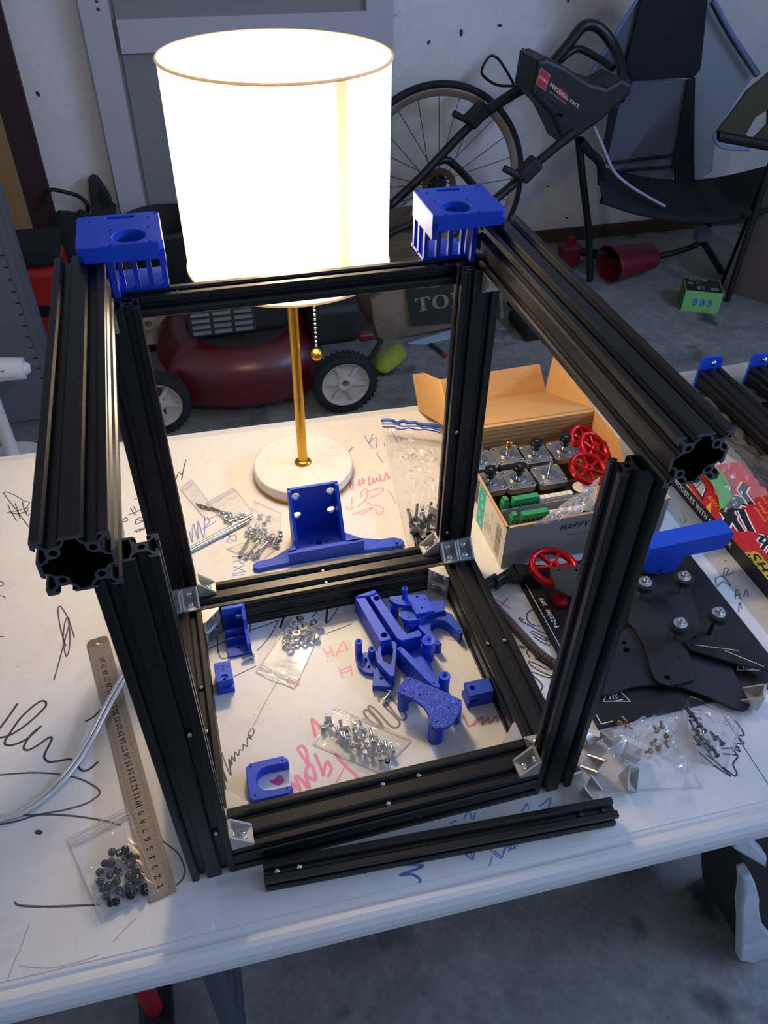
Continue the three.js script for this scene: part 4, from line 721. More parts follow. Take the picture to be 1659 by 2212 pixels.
motor([838, 575], 'stepper motor with a bare shaft in front of the pulley motors', null);
// red spoked pulleys
function redPulley(label, pos, rot, r, group) {
  const t = thing('spoked_pulley', label, 'pulley', pos, group); t.rotation.set(...rot);
  local(t, 'rim', lathe([[r * .80, -.004], [r * .97, -.004], [r, -.0034], [r, .0034], [r * .97, .004], [r * .80, .004], [r * .80, -.004]], 56), M.redMetal);
  const tg = []; for (let i = 0; i < 60; i++) tg.push(box(.0009, .0066, r * .06, 0, 0, r).rotateY(i / 60 * 6.2832));
  const te = local(t, 'teeth', merge(tg), M.redMetal); te.userData.kind = 'stuff';
  for (let i = 0; i < 6; i++) local(t, 'spoke', box(.0032, .005, r * .72, 0, 0, r * .45).rotateY(i / 6 * 6.2832), M.redMetal);
  local(t, 'hub', lathe([[.0026, -.005], [.0065, -.005], [.0065, .005], [.0026, .005], [.0026, -.005]], 20), M.redMetal);
  return t;
}
{
  const g = 'red pulleys in the carton';
  const p = (x, y, h) => at(KB[0] + x * KB[2], KB[1] + y * KB[2], h);
  redPulley('red metal spoked pulley lying on top beside the clear wrap', p(1235, 535, .055), [.30, 0, -.12], .0265, g);
  redPulley('red metal spoked pulley leaning on the carton side', p(1290, 335, .050), [.5, 0, -.40], .0262, g);
  redPulley('red metal spoked pulley tucked behind the two others', p(1190, 250, .042), [.5, 0, -.3], .0240, g);
  const q = at(1040 + 1180 * .1326, 1180 + 345 * .1326, .032);
  redPulley('dark red spoked pulley under the black bracket in front of the carton', q, [.12, .4, -.05], .0300);
  const q2 = at(1040 + 1300 * .1326, 1180 + 830 * .1326, .014);
  single('red_knob', 'small red metal knob beside the black bracket', 'spool', lathe([[0, .012], [.006, .012], [.007, .011], [.007, .007], [.010, .006], [.010, 0], [0, 0]], 24).translate(q2.x, T + .0052, q2.z), M.redMetal, V(q2.x, T + .005, q2.z));  // the small stepped red piece is a knob
}
// driver boards
{
  const green = pmat(0x2f8f5a, .45), cream = mat(0xd9cfba, .55), pcb = mat(0x8f8f8f, .6);
  const p = (x, y, h) => at(KB[0] + x * KB[2], KB[1] + y * KB[2], h);
  [[.254, -.2105, .047, 'circuit board with green terminals and cream sockets behind its twin', 6], [.254, -.1795, .047, 'circuit board with green terminals partly under the clear wrap', 6]].forEach(([x, z, h, label, n]) => {
    const t = thing('driver_board', label, 'circuit board', V(x + .05, T + .0032, z), 'boards in the carton');
    const L = (name, g, m, l) => local(t, name, g.translate(-.05, -.0032, 0), m, l);
    L('circuit_plate', box(.112, .03, .0016, .053, h - .024, .0075), pcb);
    const term = L('terminal_block', cut(box(.036, .0145, .0085, .034, h - .0055, 0), ...Array.from({ length: 6 }, (_, i) => box(.0036, .005, .008, .0187 + i * .0061, h - .0085, .0045))), green, 'green six way terminal block');
    L('terminal_block', merge(box(.009, .0125, .011, .0055, h - .0075, -.001), box(.006, .006, .008, .0055, h + .001, -.001)), green, 'green two way terminal block');
    for (let i = 0; i < n; i++) L('socket', box(.0072, .0085, .0075, .0575 + i * .0082, h - .008, .0005), cream);
  });
  // round fan and clear wrap
  const f = p(1150, 720, .04); const t = thing('blower_fan', 'black round fan with a paper label between boards and pulleys', 'fan', V(f.x, T + .0032, f.z));
  local(t, 'housing', lathe([[0, .034], [.018, .034], [.0195, .0325], [.0195, 0], [0, 0]], 36), M.black);
  local(t, 'paper_label', cyl(.0115, .0115, .0004, 28, .003, .0344, -.002), mat(0xd8cfc4, .6), 'white printed paper disc');
  const c = [[640, 1130], [1405, 558], [1330, 900], [1290, 1050], [860, 1110]].map(q => p(q[0], q[1], .068));
  const a = p(690, 1085, .078), b = p(1360, 600, .082), d = p(1270, 1010, .080), e = p(800, 1085, .078);
  const wrap = (u, v) => { const x = a.clone().lerp(b, u), y = e.clone().lerp(d, u); const q = x.lerp(y, v); q.y += .010 * Math.sin(v * 2.2) * (.4 + u) - .012 * Math.abs(fbm(u * 7 + 3, v * 5 + 1, 64, 3) - .5) * 2; return q; };
  single('clear_wrap', 'crumpled clear plastic wrap lying over the carton corner', 'wrap', sheet(wrap, 40, 26), pmat(0xf0f0f4, .14, 0, { transmission: .72, thickness: 0, ior: 1.5, side: THREE.DoubleSide }), a.clone().lerp(d, .5));
}
// ---------------------------------------------------------------- heated bed and printer parts on the right
{
  const x0 = .242, x1 = .478, z0 = -.122, z1 = .113;
  const tex = canvasTex(1024, 1020, (g, w, h) => {
    g.fillStyle = '#120b0b'; g.fillRect(0, 0, w, h);
    for (let i = 0; i < 60; i++) { g.strokeStyle = 'rgba(60,28,26,.25)'; g.lineWidth = 3; g.beginPath(); g.moveTo(60, 60 + i * 15); g.lineTo(w - 60, 60 + i * 15); g.stroke(); }
    g.strokeStyle = '#e6e2da'; g.lineWidth = 5; g.beginPath(); g.moveTo(28, 40); g.lineTo(28, h - 330); g.stroke();
    g.beginPath(); g.moveTo(22, h - 70); g.lineTo(22, h - 20); g.lineTo(80, h - 20); g.stroke(); g.beginPath(); g.moveTo(w - 22, h - 70); g.lineTo(w - 22, h - 20); g.lineTo(w - 290, h - 20); g.lineTo(w - 240, h - 300); g.stroke();
    g.fillStyle = '#e6e2da'; g.font = 'bold 34px sans-serif'; g.save(); g.translate(56, 330); g.rotate(-Math.PI / 2); g.textAlign = 'left'; g.fillText('P=220W   24V', -90, 22); g.restore();
    for (const cx of [150, w - 150]) { const cy = h - 150; g.lineWidth = 5; g.beginPath(); g.moveTo(cx - 62, cy + 20); g.lineTo(cx + 30, cy - 62); g.lineTo(cx + 62, cy + 52); g.closePath(); g.stroke(); for (let k = -1; k <= 1; k++) { g.beginPath(); g.moveTo(cx - 5 + k * 16, cy + 22); g.bezierCurveTo(cx - 20 + k * 16, cy + 5, cx + 20 + k * 16, cy - 2, cx + 8 + k * 16, cy - 22); g.stroke(); } g.beginPath(); g.moveTo(cx - 18, cy + 32); g.lineTo(cx + 34, cy + 34); g.stroke(); }
  });
  const bm = pmat(0xffffff, .42); bm.map = tex;
  const t = thing('heated_bed', 'dark printer heated bed plate with white warning triangles and 24V print', 'plate', V(.36, T, 0));
  part(t, 'plate', bx(x0, x1, T + .0004, T + .0034, z0, z1), M.black);
  part(t, 'print', quad(V(x0, T + .0036, z1), V(x1, T + .0036, z1), V(x1, T + .0036, z0), V(x0, T + .0036, z0)), bm, 'maroon black face with white lettering');
  const W = [1260, 1120, .2405];
  // lower arched plate
  const pl = pmat(0x15161b, .55);
  const lo = thing('arched_plate', 'wide black arched metal plate lying on the heated bed', 'plate', V(.33, T + .0036, .07));
  part(lo, 'plate', prism(zp(W, 165, 1585, 250, 1290, 345, 1020, 430, 950, 640, 1050, 990, 1200, 1180, 1230, 1310, 1300, 1352, 1370, 1420, 1500, 1500, 1665, 1490, 1700, 1450, 1722, 1400, 1715, 1330, 1690, 1100, 1590, 880, 1512, 740, 1488, 600, 1490, 420, 1512, 330, 1545, 250, 1572), .0095, .0055, [zc(W, 365, 1115, .003), zc(W, 385, 1180, .0042), zc(W, 1420, 1638, .0018)], .0004), pl);
  for (const q of [[300, 1400], [1300, 1500], [700, 1300]]) part(lo, 'spacer', cylAt(at(...zp(W, ...q)[0], .0095), .004, .0055, .0037, 12), M.black);
  // carriage plate with wheels
  const ca = thing('wheel_carriage', 'black carriage plate with four grooved wheels on standoffs', 'carriage', V(.38, T + .0096, .02));
  part(ca, 'plate', prism(zp(W, 400, 930, 440, 720, 480, 600, 560, 520, 860, 470, 960, 620, 1060, 1000, 920, 1110, 960, 1250, 1005, 1385, 990, 1450, 870, 1480, 760, 1500, 690, 1480, 640, 1435, 610, 1370, 590, 1290, 545, 1130, 460, 985), .0138, .0097, [zc(W, 755, 1428, .0036), zc(W, 870, 1250, .0016)], .0004), pmat(0x100f11, .6));
  const ws = [[555, 575], [905, 525], [870, 945], [1215, 850]];
  ws.forEach(([x, y]) => {
    const p = at(...zp(W, x, y)[0], .040); const so = part(ca, 'standoff', rod(V(p.x, T + (x > 1100 ? .0036 : .0136), p.z), V(p.x, T + .031, p.z), .0034, 14), M.steel, 'bright round standoff');
    const wh = part(ca, 'wheel', lathe([[.003, -.005], [.009, -.005], [.0118, -.0035], [.0118, -.0018], [.0100, 0], [.0118, .0018], [.0118, .0035], [.009, .005], [.003, .005]], 30).translate(p.x, T + .036, p.z), M.blackMatte, 'black grooved wheel');
    part(wh, 'bearing', lathe([[.003, .0004], [.0078, .0004], [.0078, 0]], 24).translate(p.x, T + .041, p.z), M.chrome);
    part(wh, 'nut', merge(hexNut(.0052, .0042, .002).rotateX(Math.PI / 2).translate(p.x, T + .0437, p.z), cyl(.0021, .0024, .004, 12, p.x, T + .047, p.z)), M.chrome);
  });
  // flat black strip with white stitching
  const st = thing('stitched_strip', 'flat black strap with rows of white stitching on the bed', 'strap', V(.45, T + .0036, .05));
  part(st, 'strap', prism(zp(W, 900, 1110, 940, 1088, 1200, 1030, 1440, 1160, 1700, 1300, 1700, 1380, 1330, 1290, 960, 1180), .016, .0138, [], .0005), M.blackMatte);
  const dots = []; for (let i = 0; i < 22; i++) { const a = at(...zp(W, 1010 + i * 18, 1195 - 60 + i * 2.4)[0], .0163), b = at(...zp(W, 1280 + i * 16, 1190 + i * 6.5)[0], .0163); dots.push(box(.0012, .0004, .0012, a.x, T + .0162, a.z), box(.0012, .0004, .0012, b.x, T + .0162, b.z)); }
  const dm = part(st, 'stitching', merge(dots), M.white); dm.userData.kind = 'stuff';
  // blue bracket arm
  const ba = thing('gantry_bracket', 'blue printed bracket arm standing on the black carriage by the right post', 'bracket', V(.43, T + .0138, -.065));
  {
    const zq = -.066, P = (x, y) => { const q = atZ(W[0] + x * W[2], W[1] + y * W[2], zq); return new THREE.Vector2(q.x, Math.max(q.y, T + .014)); };
    const s = new THREE.Shape([[560, 420], [605, 272], [930, 204], [1345, 116], [1352, 145], [1252, 270], [910, 340], [880, 400], [800, 470], [740, 490], [560, 490]].map(q => P(...q)));
    const hq = P(680, 474); s.holes.push(new THREE.Path(Array.from({ length: 14 }, (_, k) => new THREE.Vector2(hq.x + .004 * Math.cos(k * .4488), hq.y + .0032 * Math.sin(k * .4488)))));
    part(ba, 'arm', new THREE.ExtrudeGeometry(s, { depth: .024, bevelEnabled: true, bevelSize: .0005, bevelThickness: .0005, bevelOffset: -.0005, bevelSegments: 1 }).translate(0, 0, zq - .024), M.blue);
  }
  // black angled cover and bracket over the red pulley
  const Z2 = [1040, 1180, .1326];
  const cv = thing('angled_cover', 'black angled plastic cover in front of the carton', 'cover', V(.22, T, -.1));
  part(cv, 'cover', prism(zp(Z2, 190, 500, 380, 390, 510, 282, 790, 290, 1050, 300, 1050, 420, 800, 460, 600, 452, 440, 450, 380, 480, 270, 560), .022, .004, [], .0008), pmat(0x121214, .35));
  part(cv, 'rib', merge(bar(at(...zp(Z2, 510, 290)[0], .023), at(...zp(Z2, 590, 445)[0], .023), .0008, .0015), bar(at(...zp(Z2, 372, 405)[0], .023), at(...zp(Z2, 390, 470)[0], .023), .0008, .0015)), mat(0x77777a, .4));
  part(cv, 'hose_end', rod(at(...zp(Z2, 70, 640)[0], .010), at(...zp(Z2, 260, 520)[0], .014), .0075, 14), M.black);
  const bb = thing('pivot_bracket', 'matte black bracket plate lying over the dark red pulley', 'bracket', V(.3, T + .004, -.08));
  part(bb, 'plate', prism(zp(Z2, 1115, 370, 1140, 335, 1500, 325, 1640, 250, 1760, 240, 1780, 700, 1560, 815, 1420, 800, 1215, 690, 1170, 560), .0415, .0375, [zc(Z2, 1265, 385, .0014), zc(Z2, 1545, 385, .0022)], .0004), pmat(0x1d1f21, .6));
  part(bb, 'leg', merge(cylAt(at(...zp(Z2, 1540, 560)[0], .0415), .006, .0375, .0036, 16)), M.black);
  part(bb, 'tab', bx(.302, .315, T + .004, T + .011, -.062, -.045), mat(0xc88a20, .5), 'amber plastic tab');
  // braided sleeve
  const br = noiseTex(64, (x, y) => { const a = Math.sin((x * 8 + y * 8) * 6.283), b = Math.sin((x * 8 - y * 8) * 6.283); const v = a > .45 && b > .45 ? 235 : 10; return [v, v * .86, v * .74]; }); br.repeat.set(13, 1);
  const brm = mat(0xffffff, .6); brm.map = br;
  const sp = [[1030, 1262, .006], [1060, 1300, .006], [1098, 1340, .006], [1128, 1372, .006], [1165, 1410, .006], [1200, 1435, .006], [1232, 1452, .008], [1270, 1462, .012]].map(([u, v, h]) => at(u, v, h));
  single('braided_sleeve', 'black braided cable sleeve crossing the table beside the right rail', 'cable', tube(sp, .0052, 12, 60), brm, sp[2].clone().setY(T));
}
// ---------------------------------------------------------------- noodle box, wrapper and long rails at the far right
{
  const x0 = .533, x1 = .638, z0 = -.236, z1 = .16, h = .0215;
  const tx = (x, z) => [(x - x0) / (x1 - x0), (z - z0) / (z1 - z0)];
  const R4 = [1440, 940, .19];
  const tex = canvasTex(800, 2048, (g, w, hh) => {
    const q = (a, b) => { const p = at(R4[0] + a * R4[2], R4[1] + b * R4[2], h); const [u, v] = tx(p.x, p.z); return [u * w, v * hh]; };
    const path = (...a) => { g.beginPath(); for (let i = 0; i < a.length; i += 2) { const p = q(a[i], a[i + 1]); i ? g.lineTo(...p) : g.moveTo(...p); } };
    g.fillStyle = '#c4161c'; g.fillRect(0, 0, w, hh);
    for (let i = 0; i < 300; i++) { g.fillStyle = 'rgba(230,60,30,.10)'; g.beginPath(); g.ellipse(rnd() * w, rnd() * hh, 60, 20, -1, 0, 6.3); g.fill(); }
    // black zigzag band with yellow edge
    path(140, 430, 205, 540, 440, 855, 490, 795, 475, 985, 505, 945, 615, 1090, 710, 1230, 860, 1430, 1010, 1620, 1153, 1815, 1153, 2212, 560, 1400, 0, 500); g.fillStyle = '#17130f'; g.fill();
    path(140, 430, 205, 540, 440, 855, 490, 795, 475, 985, 505, 945, 615, 1090, 710, 1230, 860, 1430, 1010, 1620, 1153, 1815, 1400, 2140); g.strokeStyle = '#e9a81c'; g.lineWidth = 22; g.stroke();
    // barcode
    path(260, 520, 370, 450, 460, 590, 410, 750); g.closePath(); g.fillStyle = '#17130f'; g.fill(); path(275, 525, 365, 470, 445, 590, 405, 705); g.closePath(); g.fillStyle = '#e8ddd0'; g.fill();
    for (let i = 0; i < 11; i++) { const t = i / 11; path(280 + 120 * t, 530 + 165 * t, 370 + 72 * t, 478 + 110 * t); g.strokeStyle = '#17130f'; g.lineWidth = hash(i, 9) > .5 ? 8 : 4; g.stroke(); }
    // big brush character, white keyline then black
    const strokes = [[900, 560, 850, 640, 960, 790], [700, 830, 800, 760, 890, 780], [640, 880, 700, 960, 640, 1090], [690, 850, 760, 920, 690, 980], [740, 790, 720, 900, 850, 1100], [840, 840, 890, 960, 960, 1100], [780, 720, 870, 740], [800, 770, 760, 850]];
    for (const [c, lw] of [['#ece4d8', 92], ['#15120f', 62]]) for (const s of strokes) { path(...s); g.strokeStyle = c; g.lineWidth = lw; g.lineJoin = 'round'; g.lineCap = 'butt'; g.stroke(); }
    const glyph = [[1040, 1140, 1100, 1160, 1050, 1210, 1110, 1230], [1080, 1300, 1150, 1200, 1120, 1140], [1120, 1240, 1170, 1250], [1150, 1360, 1200, 1280], [1200, 1330, 1240, 1420]];
    for (const [c, lw] of [['#ece4d8', 46], ['#15120f', 24]]) for (const s of glyph) { path(...s); g.strokeStyle = c; g.lineWidth = lw; g.stroke(); }
    // lettering along the box
    const text = (str, a, b, a2, b2, size, fill, stroke, lw) => { const p = q(a, b), p2 = q(a2, b2); g.save(); g.translate(...p); g.rotate(Math.atan2(p2[1] - p[1], p2[0] - p[0])); g.font = `bold ${size}px sans-serif`; g.textBaseline = 'alphabetic'; if (stroke) { g.strokeStyle = stroke; g.lineWidth = lw; g.lineJoin = 'round'; g.strokeText(str, 0, 0); } g.fillStyle = fill; g.fillText(str, 0, 0); g.restore(); };
    text('SPICY', 455, 700, 540, 800, 62, '#f0a52a');
    text('SHIN', 905, 1350, 1153, 1660, 150, '#17130f', '#f0b81c', 44);
    text('RAMYUN', 870, 1390, 1120, 1720, 92, '#17130f', '#f0b81c', 34);
    text('épicé  spicy', 1020, 760, 1153, 960, 50, '#f0912a'); text('picante', 990, 820, 1130, 1020, 44, '#f0912a'); text('spicy flavor', 1060, 690, 1153, 820, 40, '#f0912a');
  });
  tex.flipY = false; // drawn with z downwards
  const tm = pmat(0xffffff, .38); tm.map = tex;
  const side = canvasTex(2048, 110, (g, w, hh) => { g.fillStyle = '#1b1713'; g.fillRect(0, 0, w, hh); g.fillStyle = '#d8d2c6'; g.font = 'bold 58px sans-serif'; g.fillText('NOODLES WITH SOUP MIX', 30, 72); g.font = 'bold 52px sans-serif'; g.fillText('4.23 OZ (120g)', 1180, 50); g.fillText('TOTAL NET WT 4.23 OZ', 1180, 102); });
  const sm = pmat(0xffffff, .4); sm.map = side;
  const t = thing('noodle_box', 'red and black spicy noodle box lying flat beside the heated bed', 'box', V((x0 + x1) / 2, T, (z0 + z1) / 2));
  const body = part(t, 'body', rbox(x1 - x0, h, z1 - z0, .0006, (x0 + x1) / 2, T + h / 2 + .0002, (z0 + z1) / 2), mat(0x2a1512, .5));
  const g1 = quad(V(x0, T + h + .0005, z0), V(x0, T + h + .0005, z1), V(x1, T + h + .0005, z1), V(x1, T + h + .0005, z0)); g1.setAttribute('uv', new THREE.Float32BufferAttribute([0, 0, 0, 1, 1, 1, 0, 0, 1, 1, 1, 0], 2));
  part(body, 'top_print', g1, tm, 'red printed face with a big black brush character and yellow lettering');
  part(body, 'side_print', quad(V(x0 - .0004, T, z0), V(x0 - .0004, T, z1), V(x0 - .0004, T + h, z1), V(x0 - .0004, T + h, z0)), sm, 'black side with white lettering');
  // clear wrapper with a green ribbon coil
  const gr = thing('green_filament', 'bright green ribbon bundle lying on the noodle box', 'ribbon', V(.56, T + h, -.19));
  for (let i = 0; i < 7; i++) part(gr, 'strand', tube([[430 + i * 22, 440 - i * 10, .004 + (i % 2) * .001], [540 + i * 20, 560 - i * 10, .005], [590 + i * 19, 660 - i * 8, .005 + (i % 2) * .001], [628 + i * 17, 850 - i * 20, .003]].map(([x, y, hh]) => at(R4[0] + x * R4[2], R4[1] + y * R4[2], h + hh)), .0024, 6, 16), pmat(0x3aa838, .4));
  const wc = [[430, 420], [700, 120], [1150, 690], [640, 890]].map(([x, y]) => at(R4[0] + x * R4[2], R4[1] + y * R4[2], h + .008));
  single('clear_wrapper', 'crumpled clear wrapper over the green ribbon on the noodle box', 'wrapper', sheet((u, v) => { const p = wc[0].clone().lerp(wc[1], u), q = wc[3].clone().lerp(wc[2], u); p.lerp(q, v); p.y += .006 - .018 * Math.abs(fbm(u * 6 + 9, v * 6 + 4, 64, 3) - .5); return p; }, 30, 30), pmat(0xffffff, .1, 0, { transmission: .88, thickness: 0, ior: 1.5, side: THREE.DoubleSide }), wc[0].clone().lerp(wc[2], .5));
  // long rails with blue end plates
  const rails = [[.700, -.449, 'black twin extrusion with a blue end plate nearest the noodle box', 'a'], [.789, -.438, 'black twin extrusion with a blue end plate farther from the noodle box', 'b']];
  for (const [x, z, label] of rails) {
    const r = thing('long_rail', label, 'rail', V(x + .02, T, z + .17), 'long rails with blue end plates');
    const m = new THREE.Mesh(extrusion(2, 2, .34, 'z', V(0, .0202, 0)), two); m.name = 'bar'; r.add(m);
    const pts = [[-.0205, 0], [.0205, 0], [.0205, .052], [.0155, .060], [-.014, .062], [-.0205, .056]]; const s = new THREE.Shape(pts.map(q => new THREE.Vector2(...q)));
    const pl = local(r, 'end_plate', new THREE.ExtrudeGeometry(s, { depth: .005, bevelEnabled: false }).translate(0, 0, -.1755), M.blue, 'blue printed end plate');
    local(pl, 'screw', SH.clone().scale(1.2, 1.2, 1.2).rotateX(Math.PI / 2).translate(.003, .050, -.1703), M.chrome);
  }
  const wc2 = [[1400, 860], [1560, 770], [1640, 850], [1500, 900]].map(([u, v]) => at(u, v, .0));
  single('poly_bag', 'crumpled grey translucent poly bag under the long rails', 'bag', sheet((u, v) => { const p = V(.62 + .30 * u, T + .0015, -.50 + .12 * v); p.y += .010 * fbm(u * 6 + 2, v * 5 + 8, 64, 3); return p; }, 34, 24), pmat(0xb9b4ac, .35, 0, { transmission: .45, thickness: 0, side: THREE.DoubleSide }), V(.77, T, -.44));
  const wc3 = [[1560, 930], [1640, 960], [1659, 1010], [1600, 1010]];
  single('crinkled_film', 'shiny crinkled clear film between the noodle box and the long rails', 'film', sheet((u, v) => { const p = V(.642 + .056 * u, T + .003, -.40 + .30 * v); p.y += .03 * Math.abs(fbm(u * 3 + 5, v * 7 + 2, 64, 3) - .35); return p; }, 20, 50), pmat(0x9a9694, .12, 0, { transmission: .7, thickness: 0, ior: 1.5, side: THREE.DoubleSide }), V(.67, T, -.25));
  // bracket and screw bags at the front right
  bag('bracket_bag', 'clear bag of silver corner brackets beside the right front post', [[1480, 1500], [1520, 1700], [1300, 1712], [1242, 1640]], .022, { seed: 21, n: 40, zip: false, wr: 2 });
  const G = [1200, 1440, .2767];
  [[460, 590, .012, 0, .4, .2], [400, 810, .012, .3, 2.2, 0], [290, 930, .012, .2, -.9, .1], [600, 850, .01, 1.5, 1, 0], [300, 620, .01, -1.2, .3, .2], [640, 720, .012, .2, .8, .1], [190, 850, .01, .4, 1.6, 0]].forEach(([x, y, hh, a, b, c], i) => {
    const p = at(G[0] + x * G[2], G[1] + y * G[2], hh), m = new THREE.Mesh(BG, M.bracket); m.name = numbered('loose_bracket'); m.position.copy(p).add(V(-.007, -.006, -.004)); m.rotation.set(a, b, c); m.scale.setScalar(.85);
    m.userData = { label: 'silver cast corner bracket inside the clear bag by the right post', category: 'bracket', group: 'corner brackets in the clear bag' }; scene.add(m);
  });
  many('brass_screw', 'dull brass coloured screw in the bag of corner brackets', 'screw', 'brass screws in the bracket bag', screwGeo(.008), mat(0x9a7a50, .3, .9), [[790, 500], [830, 470], [860, 540], [760, 600], [800, 640], [860, 590], [500, 440], [540, 420], [560, 460], [740, 660]].map(([x, y], i) => [at(G[0] + x * G[2], G[1] + y * G[2], .008), rr(0, 3), rr(0, 6), rr(0, 3), .8]));
  bag('dark_screw_bag', 'clear bag of dark steel screws beside the bracket bag', [[1470, 1500], [1605, 1556], [1570, 1660], [1490, 1640]], .012, { seed: 25, zip: false, n: 30, wr: 2 });
  many('dark_screw', 'dark steel screw in the clear bag beside the bracket bag', 'screw', 'dark screws in the clear bag', screwGeo(.012), mat(0x55555a, .25, 1), [[1060, 380], [1090, 410], [1120, 460], [1080, 480], [1110, 520], [1140, 560], [1120, 600], [1180, 590], [1210, 640], [1260, 690], [1160, 500], [1250, 560], [1300, 600]].map(([x, y], i) => [at(G[0] + x * G[2], G[1] + y * G[2], .008), Math.PI / 2 + rr(-.3, .3), rr(0, 6), 0, .8]));
  const sb = at(1640, 1520, .004); const mb = new THREE.Mesh(BG, M.bracket); mb.name = numbered('spare_bracket'); mb.position.copy(sb); mb.rotation.set(0, 2.4, 0); mb.scale.setScalar(1.1); mb.userData = { label: 'silver corner bracket standing on the table by the table seam', category: 'bracket' }; scene.add(mb);
}
// ---------------------------------------------------------------- things standing behind and under the table
// outline traced on an upright plane z, given real depth
function upright(px, z, depth, bevel = 0, holes = []) {
  const s = new THREE.Shape(px.map(([u, v]) => { const p = atZ(u, v, z); return new THREE.Vector2(p.x, p.y); }));
  for (const h of holes) s.holes.push(new THREE.Path(h.map(([u, v]) => { const p = atZ(u, v, z); return new THREE.Vector2(p.x, p.y); })));
  return new THREE.ExtrudeGeometry(s, { depth: depth - 2 * bevel, bevelEnabled: bevel > 0, bevelSize: bevel, bevelThickness: bevel, bevelOffset: -bevel, bevelSegments: 2 }).translate(0, 0, z - depth + bevel);
}
const pipe = (px, r, n = 10, seg) => tube(px.map(([u, v, z]) => atZ(u, v, z)), r, n, seg || px.length * 8);
{
  // ------------------------------------------------ lawn mower
  const red = pmat(0x560c17, .38, .1, { clearcoat: .5, clearcoatRoughness: .3 }), dirt = mat(0x2a2420, .85), tyre = mat(0x17171a, .8), hubM = mat(0xb9b1a4, .6), tubeM = pmat(0x151517, .4), engM = mat(0x1b1b1d, .6), grille = mat(0x8a8a88, .45, .4);
  const t = thing('lawn_mower', 'red walk-behind lawn mower with white hubbed wheels and a tall black handle', 'lawn mower', V(.06, 0, -1.85));
  // deck: rounded plan, domed
  const plan = (s, dz = 0) => [[-.19, -1.70], [-.10, -1.645], [.02, -1.61], [.16, -1.615], [.26, -1.66], [.31, -1.75], [.32, -1.95], [.26, -2.06], [.05, -2.10], [-.12, -2.08], [-.20, -2.0]].map(([x, z]) => V(.06 + (x - .06) * s, 0, -1.85 + (z + 1.85) * s + dz));
  const ring = (s, y) => { const c = new THREE.CatmullRomCurve3(plan(s).map(p => p.setY(y)), true); return c.getPoints(60); };
  const rings = [ring(.985, .055), ring(1, .06), ring(1, .115), ring(.985, .15), ring(.93, .185), ring(.80, .215), ring(.70, .225), ring(.55, .228)];
  part(t, 'deck', sheet((u, v) => { const k = v * (rings.length - 1), i = Math.min(rings.length - 2, Math.floor(k)); return rings[i][Math.round(u * 60)].clone().lerp(rings[i + 1][Math.round(u * 60)], k - i); }, 60, 14), red, 'glossy dark red steel deck');
  part(t, 'skid_plate', merge(cyl(.17, .17, .01, 40, .06, .223, -1.85)), dirt);
  part(t, 'discharge_chute', merge(bx(-.225, -.15, .065, .155, -1.78, -1.62), bx(-.235, -.21, .065, .16, -1.68, -1.61)), red);
  const wheel = (x, z, r) => {
    const w = part(t, 'wheel', lathe([[r * .76, -.022], [r * .95, -.022], [r, -.014], [r, .014], [r * .95, .022], [r * .76, .022]], 44).rotateX(Math.PI / 2).translate(x, r, z), tyre, 'black ribbed tyre');
    part(w, 'hub', lathe([[r * .1, -.018], [r * .1, .012], [r * .14, .016], [r * .24, .016], [r * .26, .008], [r * .62, .004], [r * .68, .018], [r * .78, .018], [r * .78, -.018], [r * .1, -.018]], 44).rotateX(Math.PI / 2).translate(x, r, z), hubM, 'off-white plastic hub');
    for (let i = 0; i < 6; i++) { const a = i / 6 * 6.283 + .4; part(w, 'spoke', box(.012, r * .42, .006, 0, r * .44, 0).rotateZ(a).translate(x, r, z + .010), hubM); }
    const tr = []; for (let i = 0; i < 36; i++) tr.push(box(.008, .004, .043, 0, r - .0012, 0).rotateZ(i / 36 * 6.2832).translate(x, r, z)); const tm = part(w, 'tread', merge(tr), tyre); tm.userData.kind = 'stuff';
  };
  wheel(.349, -1.60, .1035); wheel(-.235, -1.62, .1035); wheel(.349, -2.14, .1035); wheel(-.235, -2.14, .1035);
  // engine
  const e = part(t, 'engine', merge(rbox(.30, .12, .26, .03, .06, .29, -1.87), rbox(.13, .10, .18, .02, .18, .30, -1.87)), engM, 'black engine housing');
  part(e, 'shroud', rbox(.20, .07, .22, .03, .03, .375, -1.88), red);
  part(e, 'vent_panel', rbox(.205, .10, .03, .008, .0, .30, -1.735), mat(0x2b2b2c, .6));
  for (let i = 0; i < 4; i++) for (let j = 0; j < 3; j++) part(e, 'louvre', box(.054, .009, .008, -.064 + j * .064, .268 + i * .02, -1.717), grille);
  part(e, 'muffler_guard', rbox(.21, .014, .03, .006, .0, .358, -1.72), grille);
  part(e, 'starter_cap', lathe([[0, .05], [.07, .045], [.085, .02], [.09, 0]], 32).translate(.06, .40, -1.90), engM);
  part(t, 'rear_housing', rbox(.16, .14, .36, .03, .35, .25, -1.87), engM);
  part(t, 'reflector', rbox(.05, .03, .03, .012, .43, .235, -1.64), red);
  part(t, 'height_lever', rod(V(.43, .17, -1.60), V(.47, .24, -1.60), .008, 8), engM);
  // handle
  const z1 = -2.30, z2 = -1.95;
  const far = part(t, 'handle_tube', pipe([[700, 575, -2.12], [790, 495, -2.18], [852, 436, z1], [905, 387, z1], [1000, 287, z1], [1060, 232, z1]], .0155), tubeM);
  const near = part(t, 'handle_tube', pipe([[860, 600, -1.75], [980, 520, -1.85], [1060, 440, -1.9], [1110, 397, z2], [1145, 365, z2], [1200, 318, z2], [1240, 285, z2]], .0145), tubeM);
  part(t, 'handle_grip', pipe([[1045, 246, z1], [1100, 208, z1], [1160, 172, z1], [1225, 100, z1], [1262, 56, z1], [1292, 60, z1], [1325, 100, z1 + .03], [1343, 160, z1 + .12], [1338, 215, -2.1]], .0185), tubeM);
